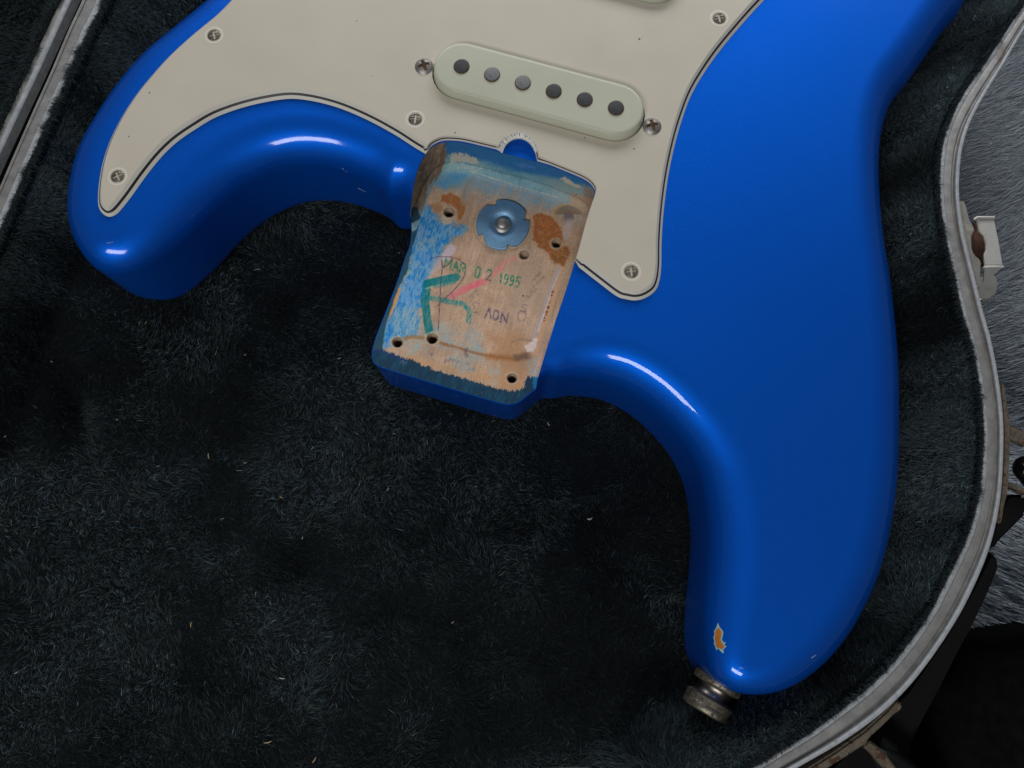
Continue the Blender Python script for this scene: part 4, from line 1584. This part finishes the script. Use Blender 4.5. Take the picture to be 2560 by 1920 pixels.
def lining_z(x, y):
    base = -46.0 + (fbm(x / 42, y / 42, 101, 3) - .5) * 15 + (fbm(x / 14, y / 14, 102, 3) - .5) * 5.0
    # flat where the guitar presses on it
    uu, vv = Q(x, y, np.full(x.shape, -45.0))
    press = sstep(1450, 1150, vv) * sstep(60, 250, uu) * sstep(2400, 2250, uu)
    base = base * (1 - .8 * press) + (-47.0) * .8 * press
    # neck end of the cavity: the padding climbs towards the foot of the picture
    base += 9.0 * sstep(1150, 1750, vv) * sstep(1750, 900, uu)
    # dents and a deep fold on the left
    fold = np.exp(-(((uu - 215) / 42) ** 2 + ((vv - 1035) / 110) ** 2))
    base -= 10 * fold
    base -= 8 * np.exp(-(((uu - 560) / 160) ** 2 + ((vv - 1720) / 70) ** 2))
    base += 6 * np.exp(-(((uu - 120) / 150) ** 2 + ((vv - 1600) / 200) ** 2)) + 5 * np.exp(-(((uu - 700) / 300) ** 2 + ((vv - 960) / 60) ** 2))
    dr = rim_side(x, y)
    dl = left_side(x, y)
    base += 20 * sstep(70, 22, dl) * sstep(1150, 800, vv) * (1 - sstep(430, 620, uu)) + 12 * sstep(60, 20, dl) * sstep(800, 1150, vv)
    wr = sstep(21, 1.0, dr)
    wl = sstep(15, 0.5, dl)
    w = np.maximum(wr, wl)
    return base * (1 - w) + (RIM_Z - 2.2) * w


def lining():
    st = 2.6
    xs, ys = np.arange(XMIN, XMAX, st), np.arange(YMIN, YMAX, st)
    X, Y = np.meshgrid(xs, ys)
    x, y = X.ravel(), Y.ravel()
    z = lining_z(x, y)
    ok = (rim_side(x, y) > -1.5) & (left_side(x, y) > -2.5)
    idx = np.arange(x.size).reshape(X.shape)
    q = np.stack([idx[:-1, :-1], idx[:-1, 1:], idx[1:, 1:], idx[1:, :-1]], -1).reshape(-1, 4)
    q = q[ok[q].all(1)]
    used = np.unique(q)
    remap = np.full(x.size, -1)
    remap[used] = np.arange(used.size)
    return fast_mesh('plush_lining', np.c_[x, y, z][used], remap[q], m_lining, case)


lining_ob = lining()


def ribbons(name, root, tip, mid, width, colors, mat, parent, bent=None):
    """Fibres as narrow two-segment ribbons."""
    n = len(root)
    d = tip - root
    side = np.cross(d, rng.normal(size=(n, 3)))
    side /= np.maximum(np.linalg.norm(side, axis=1, keepdims=True), 1e-9)
    w = width[:, None] * .5
    v = np.stack([root - side * w, root + side * w, mid - side * w * .9, mid + side * w * .9, tip - side * w * .25, tip + side * w * .25], 1)
    if bent is not None:                                  # most short fibres are straight: one quad each
        st = np.where(~bent)[0]
        vs = v[st][:, [0, 1, 4, 5]]
        cs = np.repeat(colors[st][:, None, :], 4, 1)
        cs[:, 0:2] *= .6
        bt = np.where(bent)[0]
        vb = v[bt]
        cb = np.repeat(colors[bt][:, None, :], 6, 1)
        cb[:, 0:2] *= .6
        q1 = (np.arange(len(st)) * 4)[:, None] + np.array([[0, 1, 3, 2]])
        off = len(st) * 4
        q2 = (off + (np.arange(len(bt)) * 6)[:, None, None] + np.array([[0, 1, 3, 2], [2, 3, 5, 4]])[None]).reshape(-1, 4)
        o = fast_mesh(name, np.concatenate([vs.reshape(-1, 3), vb.reshape(-1, 3)]), np.concatenate([q1, q2]), mat, parent,
                      np.concatenate([cs.reshape(-1, 3), cb.reshape(-1, 3)]))
        return tag(o, kind='stuff')
    base = (np.arange(n) * 6)[:, None, None]
    q = (base + np.array([[0, 1, 3, 2], [2, 3, 5, 4]])[None]).reshape(-1, 4)
    c = np.repeat(colors[:, None, :], 6, 1)
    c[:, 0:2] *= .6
    o = fast_mesh(name, v.reshape(-1, 3), q, mat, parent, c.reshape(-1, 3))
    return tag(o, kind='stuff')


def body_inner(x, y):
    """Well inside the guitar's outline, where no pile can be seen."""
    small = OUT[::6] + NIN[::6] * 9
    return inside(x, y, small)


def plush_pile(count):
    x = rng.uniform(XMIN, XMAX, count)
    y = rng.uniform(YMIN, YMAX, count)
    # the steep flanks below the rims need more
    k = count // 6
    i = rng.integers(0, len(RI), k)
    d = (RI - RO) / np.linalg.norm(RI - RO, axis=1, keepdims=True)
    e = RI[i] + d[i] * rng.uniform(0, 16, k)[:, None] + rng.normal(0, 1.2, (k, 2))
    i = rng.integers(0, len(LI), k // 2)
    d = (LI - LO) / np.linalg.norm(LI - LO, axis=1, keepdims=True)
    e2 = LI[i] + d[i] * rng.uniform(0, 12, k // 2)[:, None] + rng.normal(0, 1.2, (k // 2, 2))
    x, y = np.r_[x, e[:, 0], e2[:, 0]], np.r_[y, e[:, 1], e2[:, 1]]
    ok = (rim_side(x, y) > -.4) & (left_side(x, y) > -1.2) & ~body_inner(x, y)
    x, y = x[ok], y[ok]
    z = lining_z(x, y)
    u, v = Q(x, y, z)
    ok = (u > -140) & (u < 2700) & (v > -140) & (v < 2060)
    x, y, z, u, v = x[ok], y[ok], z[ok], u[ok], v[ok]
    e = .8
    zx = (lining_z(x + e, y) - z) / e
    zy = (lining_z(x, y + e) - z) / e
    nrm = np.c_[-zx, -zy, np.ones_like(x)]
    nrm /= np.linalg.norm(nrm, axis=1, keepdims=True)
    ang = 2 * math.pi * (1.9 * fbm(x / 30, y / 30, 201, 3)) + 2.4 * (fbm(x / 6, y / 6, 202, 3) - .5)
    lean = np.c_[np.cos(ang), np.sin(ang), np.zeros_like(ang)]
    n = len(x)
    jit = rng.normal(size=(n, 3)) * .5
    L = rng.uniform(1.4, 3.0, n) * (1 + .5 * (fbm(x / 12, y / 12, 203, 3) - .5))
    up = .15 + 1.2 * sstep(.3, .7, fbm(x / 30, y / 30, 204, 3))
    d1 = nrm * .9 + lean * .35 + jit * .6
    d2 = nrm * up[:, None] * .7 + lean * 1.0 + jit
    d1 /= np.linalg.norm(d1, axis=1, keepdims=True)
    d2 /= np.linalg.norm(d2, axis=1, keepdims=True)
    root = np.c_[x, y, z]
    mid = root + d1 * (L * .45)[:, None]
    tip = mid + d2 * (L * .6)[:, None]
    tone = 2.3 * 10 ** rng.normal(0, .24, n) * (.35 + 1.55 * sstep(.30, .72, fbm(x / 34, y / 26, 205, 4)))  # broad light and dark patches paint nap sheen into the fibre colour
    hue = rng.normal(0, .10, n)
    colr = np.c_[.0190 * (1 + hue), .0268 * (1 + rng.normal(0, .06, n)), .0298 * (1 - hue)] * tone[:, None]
    # faded dusty fibres
    pale = rng.random(n) < .012
    colr[pale] *= 3.2
    # rubbed grey patch beside the rim at the foot
    wp = np.exp(-(((u - 2000) / 22) ** 2 + ((v - 1838) / 26) ** 2))
    colr += wp[:, None] * np.array([.06, .05, .04]) * rng.random(n)[:, None]
    wd = rng.uniform(.07, .12, n)
    print('plush fibres', n)
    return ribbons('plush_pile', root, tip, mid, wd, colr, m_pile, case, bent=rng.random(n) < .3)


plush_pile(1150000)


def fringe(rail_a, rail_b, zref, count, parent, name, span, maxlen, inward):
    """Pile that spills over a rim."""
    t = rng.uniform(span[0], span[1], count)
    i = np.clip((t * (len(rail_a) - 1)).astype(int), 0, len(rail_a) - 2)
    f = (t * (len(rail_a) - 1) - i)[:, None]
    p = rail_a[i] * (1 - f) + rail_a[i + 1] * f
    q = rail_b[i] * (1 - f) + rail_b[i + 1] * f
    out = (q - p) / np.linalg.norm(q - p, axis=1, keepdims=True)
    along = (rail_a[i + 1] - rail_a[i]) / np.linalg.norm(rail_a[i + 1] - rail_a[i], axis=1, keepdims=True)
    n = count
    clump = sstep(.42, .75, fbm(t * 60, t * 0, 301, 3))
    L = maxlen * (.35 + .65 * rng.random(n)) * (.35 + .65 * clump)
    r2 = p - out * rng.uniform(.2, inward, n)[:, None]
    a = rng.normal(.25, .55, n)[:, None]
    dirn = out * .9 + along * a
    dirn /= np.linalg.norm(dirn, axis=1, keepdims=True)
    root = np.c_[r2, np.full(n, zref - 1.6)]
    mid = np.c_[r2 + dirn * (L * .5)[:, None], zref + rng.uniform(.2, 1.0, n)]
    tip = np.c_[r2 + dirn * (L * .95)[:, None] + rng.normal(0, .5, (n, 2)), zref + rng.uniform(.1, .9, n)]
    colr = np.array([.026, .036, .040]) * (10 ** rng.normal(0, .18, n))[:, None]
    return ribbons(name, root, tip, mid, rng.uniform(.10, .2, n), colr, m_pile, parent)


fringe(LI, LO, RIM_Z, 9000, case, 'plush_fringe', (.1, .95), 4.0, 3.0)
fringe(RI, RO, RIM_Z, 9000, case, 'plush_fringe', (.02, .98), 1.7, 2.0)
fringe(DI, DO, RIM_Z - 4, 5000, lid, 'plush_fringe', (.1, .95), 4.0, 3.0)


# ---- lining of the lid
def lid_lining():
    n = len(DI)
    p, q = DI, DO
    out = (p - q) / np.linalg.norm(p - q, axis=1, keepdims=True)
    offs = [(-.5, -1.5), (3, -3), (10, -16), (25, -28), (60, -34), (110, -36)]
    verts, faces = [], []
    for o, z in offs:
        for i in range(n):
            verts.append((*(p[i] + out[i] * o), RIM_Z - 4 + z))
    for k in range(len(offs) - 1):
        for i in range(n - 1):
            faces.append((k * n + i, k * n + i + 1, (k + 1) * n + i + 1, (k + 1) * n + i))
    lo = mesh('lid_lining', verts, faces, m_lining, lid)
    # pile
    cnt = 26000
    o = rng.uniform(-.5, 60, cnt)
    i = rng.integers(0, n, cnt)
    z = np.interp(o, [a for a, b in offs], [b for a, b in offs]) + RIM_Z - 4
    xy = p[i] + out[i] * o[:, None] + rng.normal(0, .8, (cnt, 2))
    u, v = Q(xy[:, 0], xy[:, 1], z)
    ok = (u > -120) & (v > -120) & (v < 900)
    xy, z, o = xy[ok], z[ok], o[ok]
    m = len(z)
    ang = 6 * fbm(xy[:, 0] / 20, xy[:, 1] / 20, 401, 3)
    d = np.c_[np.cos(ang), np.sin(ang), np.full(m, .5)] + rng.normal(0, .4, (m, 3))
    d /= np.linalg.norm(d, axis=1, keepdims=True)
    root = np.c_[xy, z]
    mid = root + np.c_[d[:, :2] * 1.2, np.full(m, 1.5)]
    tip = mid + d * rng.uniform(1.5, 3, m)[:, None]
    colr = np.array([.026, .038, .043]) * (10 ** rng.normal(0, .16, m))[:, None]
    ribbons('lid_pile', root, tip, mid, rng.uniform(.12, .22, m), colr, m_pile, lid)


lid_lining()


# ------------------------------------------------------------------ case hardware
latch = prism('latch', [(2400, 500), (2411, 500), (2417, 515), (2425, 547), (2436, 568), (2437, 574), (2430, 590), (2431, 620), (2437, 636), (2450, 646), (2454, 655), (2452, 680), (2456, 712),
                        (2447, 722), (2440, 712), (2428, 662), (2416, 600), (2407, 555), (2402, 520)], -30, -6, m_nickel, case, .5)
latch['label'] = 'open nickel latch with a lifted hasp'
prism('hasp', [(2443, 547), (2486, 547), (2497, 600), (2508, 664), (2464, 664), (2461, 632), (2466, 627), (2466, 608), (2460, 586), (2450, 579)], -11.2, -10, m_hasp, latch, .3)
tri = [P(2462, 667, -9.8), P(2508, 667, -9.8), P(2458, 707, -20)]
mesh('hasp_flange', tri + [(a_, b_ + .5, c_ - .3) for a_, b_, c_ in tri], [(0, 1, 2), (5, 4, 3), (0, 3, 4, 1), (1, 4, 5, 2), (2, 5, 3, 0)], m_hasp, latch, smooth=False)
tube('hasp_edge', [P(2435, 549, -10), P(2443, 543.5, -9.6), P(2486, 543.5, -9.6)], .45, m_hasp, latch, 10)
tube('hasp_edge', [P(2460, 669, -10.4), P(2466, 667, -9.6), P(2508, 667, -9.6)], .4, m_hasp, latch, 10)
prism('rusty_hinge', [(2432, 558), (2444, 550), (2452, 580), (2464, 588), (2467, 622), (2461, 632), (2464, 664), (2458, 664), (2452, 650), (2440, 636), (2433, 622), (2432, 592), (2438, 575)], -28, -15, m_rust, latch, .4)
prism('tongue', [(2440, 700), (2458, 690), (2480, 684), (2493, 688), (2496, 712), (2491, 734), (2477, 748), (2455, 753), (2444, 745)], -27, -24, m_nickel, latch, .6)

mount = prism('handle_mount', [(2500, 955), (2512, 957), (2515, 975), (2517, 1000), (2526, 1050), (2528, 1080), (2526, 1140), (2524, 1190), (2522, 1225), (2511, 1270), (2506, 1302), (2500, 1312), (2493, 1300),
                               (2503, 1215), (2508, 1140), (2508, 1063), (2503, 1000)], -30, -6, m_rustplate, case, .5)
mount['label'] = 'rusty handle plate half way down the rim'
prism('handle_loop', [(2522, 1062), (2530, 1063), (2570, 1080), (2570, 1116), (2528, 1098), (2522, 1090)], -14, -11, m_rustplate, mount, .5)
prism('handle_loop', [(2519, 1203), (2526, 1205), (2570, 1224), (2570, 1238), (2525, 1217), (2519, 1214)], -14, -11, m_rustplate, mount, .4)
mount2 = prism('handle_mount', [(2240, 1748), (2252, 1752), (2258, 1762), (2254, 1774), (2235, 1788), (2208, 1815), (2180, 1840), (2160, 1864), (2120, 1890), (2060, 1928), (2020, 1950), (2000, 1935),
                                (2090, 1878), (2160, 1828), (2215, 1778)], -26, -6, m_rustplate, case, .6)
mount2['label'] = 'rusty handle plate near the foot of the case'
prism('handle_loop', [(2158, 1866), (2172, 1850), (2190, 1862), (2215, 1885), (2248, 1930), (2236, 1945), (2205, 1915), (2180, 1885)], -14, -11, m_rustplate, mount2, .5)
hp = spline(np.array([P(2546, 1172, -16), P(2585, 1180, -18), P(2680, 1250, -24), P(2800, 1420, -30), P(2820, 1700, -34), P(2680, 1930, -34), P(2480, 2060, -30), P(2330, 2040, -22), P(2245, 1935, -17), P(2178, 1868, -15)]), 8)
hr = np.interp(np.linspace(0, 1, len(hp)), [0, .03, .1, .2, .8, .9, .97, 1], [2.0, 3.6, 5.0, 8, 8, 5.0, 3.0, 1.5])
tube('carry_handle', hp, hr, m_gloss, case, 20)
tube('handle_end', [P(2178, 1845, -18), P(2196, 1857, -16), P(2226, 1872, -17), P(2244, 1886, -20)], [1.2, 2.6, 2.4, .8], m_gloss, mount2, 14)

# rusty rivets inside the rim
for u, v, a_, sc_, lab in ((2152, 1722, 38, 1.0, None), (1925, 1890, 24, 1.1, None)):
    x, y = P2(u, v, -8)
    verts, faces = [], []
    prof = [(1, 0), (.95, .5), (.75, 1.0), (.55, 1.1), (.5, .8), (.2, .75), (.02, .75)]
    seg = 28
    ca, sa = math.cos(math.radians(a_)), math.sin(math.radians(a_))
    for r_, z_ in prof:
        for k in range(seg):
            w = 2 * math.pi * k / seg
            lx, ly = 4.6 * sc_ * r_ * math.cos(w), 2.1 * sc_ * r_ * math.sin(w)
            # tilted towards the cavity
            verts.append((x + lx * ca - ly * sa - z_ * .5, y + lx * sa + ly * ca + z_ * .6, -9.5 + z_ * .9 - ly * .5))
    for i in range(len(prof) - 1):
        for k in range(seg):
            k2 = (k + 1) % seg
            faces.append((i * seg + k, i * seg + k2, (i + 1) * seg + k2, (i + 1) * seg + k))
    mesh('rivet', verts, faces, m_rustplate if sc_ > 1 else m_rust, case, angle=40)

# ------------------------------------------------------------------ rug and black cloth beside the case
RUG_Z = -88.0
gv = [(-1500, -1500, RUG_Z), (1500, -1500, RUG_Z), (1500, 1500, RUG_Z), (-1500, 1500, RUG_Z)]
rug = mesh('rug', gv, [(0, 1, 2, 3)], m_rugbase, None, smooth=False)
tag(rug, 'grey long pile faux fur rug under the case', 'rug', kind='structure')


def rug_pile(count):
    u = rng.uniform(2290, 2760, count)
    v = rng.uniform(-200, 1800, count)
    a, b = u - 1280, 960 - v
    dz = -FPX * CT + b * ST
    s = (RUG_Z - HCAM) / dz
    x, y = a * s, (FPX * ST + b * CT) * s
    # fibres gather in locks
    cell = 3.4
    n = count
    t = sstep(600, 1500, v)
    ang0 = np.radians(24 * (1 - t) - 32 * t) + 1.1 * (fbm(x / 26, y / 26, 501, 2) - .5)
    gx = x * np.cos(ang0) + y * np.sin(ang0)
    gy = -x * np.sin(ang0) + y * np.cos(ang0)
    lock = fbm(gx / 13, gy / 2.2, 502, 2)
    ang = ang0 + (lock - .5) * .9 + rng.normal(0, .10, n)
    L = rng.uniform(9, 18, n)
    h = (7 + (2.5 + 8 * t) * (lock - .3)) * rng.uniform(.8, 1.1, n)
    root = np.c_[x, y, np.full(n, RUG_Z)]
    d = np.c_[np.cos(ang), np.sin(ang)]
    mid = np.c_[root[:, :2] + d * (L * .45)[:, None], RUG_Z + h]
    tip = np.c_[root[:, :2] + d * L[:, None] + rng.normal(0, .5, (n, 2)), RUG_Z + h * rng.uniform(.7, 1.05, n)]
    tone = (.86 + (.12 + .5 * t) * (lock - .3)) * 10 ** rng.normal(0, .07, n)
    colr = np.c_[.41 * np.ones(n), .46 * np.ones(n), .52 * np.ones(n)] * tone[:, None]
    o = ribbons('rug_pile', root, tip, mid, rng.uniform(.16, .34, n), colr, m_rugpile, None)
    o.parent = rug
    o.matrix_parent_inverse = Matrix.Identity(4)
    return o


rug_pile(110000)


def cloth():
    """A heap of black fabric: a soft rounded mound with folds."""
    edge = [(2380, 1700), (2425, 1672), (2480, 1662), (2540, 1650), (2620, 1640), (2800, 1615)]
    e = resample(spline(np.array([P2(u, v, -28) for u, v in edge]), 8), count=70)
    prof = [(6.0, RUG_Z + 1), (3.5, -70), (1.0, -50), (0.0, -36), (-1.5, -29), (-5, -24), (-14, -20), (-30, -17), (-55, -16), (-90, -18), (-120, -24)]  # mound raised so that it throws shade on the rug
    verts, faces = [], []
    for k, (off, z) in enumerate(prof):
        for i in range(70):
            fx, fy = np.array([e[i][0] / 9.0]), np.array([(e[i][1] + off) / 26.0])
            w = (fbm(fx, fy, 601, 3)[0] - .5)
            verts.append((e[i][0] - .22 * (6 - off) * .6 + 3 * w, e[i][1] + off + 4 * w, z + (8 * w if z > -60 else 0)))
    for k in range(len(prof) - 1):
        for i in range(69):
            faces.append((k * 70 + i, k * 70 + i + 1, (k + 1) * 70 + i + 1, (k + 1) * 70 + i))
    # left flank down to the rug
    m = len(prof)
    b = len(verts)
    for k in range(m):
        x, y, z = verts[k * 70]
        verts.append((x - 4, y, RUG_Z + 1))
    for k in range(m - 1):
        faces.append((k * 70, (k + 1) * 70, b + k + 1, b + k))
    o = mesh('black_cloth', verts, faces, m_cloth, None)
    tag(o, 'heap of dull black cloth on the rug beyond the carry handle', 'cloth')


cloth()

# ------------------------------------------------------------------ lint on the plush
flecks = [  # u, v, length mm, angle, tan or pale, label
    (1475, 1297, 2.4, 15, 0, 'largest pale crumb on the plush below the lower cutaway'),
    (521, 1140, 3.0, -75, 1, 'long tan fibre standing on the plush below the pointed horn'),
    (1132, 1556, 1.5, 40, 0, 'pale round crumb low in the middle of the plush'),
    (477, 1562, 2.2, -85, 1, 'short upright tan fibre in the lower left plush'),
    (786, 1900, 2.6, 60, 1, 'tan splinter on the plush at the bottom edge of the picture'),
    (670, 1856, 3.4, 15, 1, 'long flat tan fibre on the plush near the bottom edge'),
    (705, 1696, 2.6, -8, 0, 'silvery lint thread lying flat low on the plush'),
    (756, 1345, 1.3, 80, 0, 'white lint dot on the plush left of the largest crumb'),
    (613, 887, 1.2, 20, 0, 'white lint dot on the plush under the rounded cutaway'),
    (848, 896, 1.6, 10, 0, 'pale lint speck on the plush beside the corner of the heel'),
    (1371, 1060, 2.2, -60, 0, 'pale lint curl on the plush just under the heel'),
    (998, 632, 1.0, 30, 0, 'white lint dot on the plush close beside the neck pocket'),
    (293, 1049, 1.2, 30, 0, 'pale lint crumb on the plush beside the dark fold'),
    (613, 1157, 1.5, 10, 0, 'bent pale lint fibre right of the long standing tan fibre'),
    (703, 1243, 1.8, -30, 1, 'slanting tan fibre on the plush below the bent pale one'),
    (970, 1223, 1.3, 80, 0, 'white lint grain on the plush below the heel'),
    (41, 1682, 1.6, 30, 0, 'pale lint fleck at the left edge low in the picture'),
    (13, 1091, 1.4, 50, 0, 'pale lint fleck at the left edge beside the dark fold'),
    (129, 904, 1.0, -20, 0, 'white lint dot on the plush above the dark fold'),
    (365, 806, 1.6, 70, 1, 'tan lint crumb on the plush just below the horn tip'),
    (2290, 372, 2.0, -55, 1, 'tan splinter on the plush between the guitar and the latch'),
    (2368, 218, 1.0, 40, 0, 'white lint dot on the plush beside the rim above the latch'),
    (250, 78, 2.4, -50, 1, 'thin tan fibre on the plush beside the hinge side rim')]
fleck_me = {}
for mi, mt in ((0, m_lint_pale), (1, m_lint_tan)):
    vs, fs = [], []
    seg = 6
    prof = [(-.5, .05), (-.35, .42), (-.05, .5), (.25, .42), (.5, .04)]
    for i, (t, r_) in enumerate(prof):
        for k in range(seg):
            w = 2 * math.pi * k / seg
            vs.append((t, .16 * r_ * 2 * math.cos(w) + .10 * math.sin(i * 2.1), .14 * r_ * 2 * math.sin(w)))
    for i in range(len(prof) - 1):
        for k in range(seg):
            k2 = (k + 1) % seg
            fs.append((i * seg + k, i * seg + k2, (i + 1) * seg + k2, (i + 1) * seg + k))
    fleck_me[mi] = mk('lint_fleck', [(x, y, z) for x, y, z in vs], fs, [mt], 60)
for i, (u, v, L, a_, mi, lab) in enumerate(flecks):
    x, y, z = P(u, v, -42)
    for _ in range(4):
        z = float(lining_z(np.array([x]), np.array([y]))[0]) + 3.4
        x, y, _z = P(u, v, z)
    o = bpy.data.objects.new('lint_fleck', fleck_me[mi])
    col.objects.link(o)
    o.location = (x * S, y * S, (z + ZOFF) * S)
    o.rotation_euler = (0, random.uniform(-.3, .3), math.radians(a_))
    wdt = .75 + .25 * (L > 2) if i else 1.9
    o.scale = (L * .82, wdt, wdt)
    tag(o, lab, 'lint', 'lint flecks on the plush')
print('tris', sum(len(m.loop_triangles) if m.loop_triangles else len(m.polygons) * 2 for m in bpy.data.meshes))
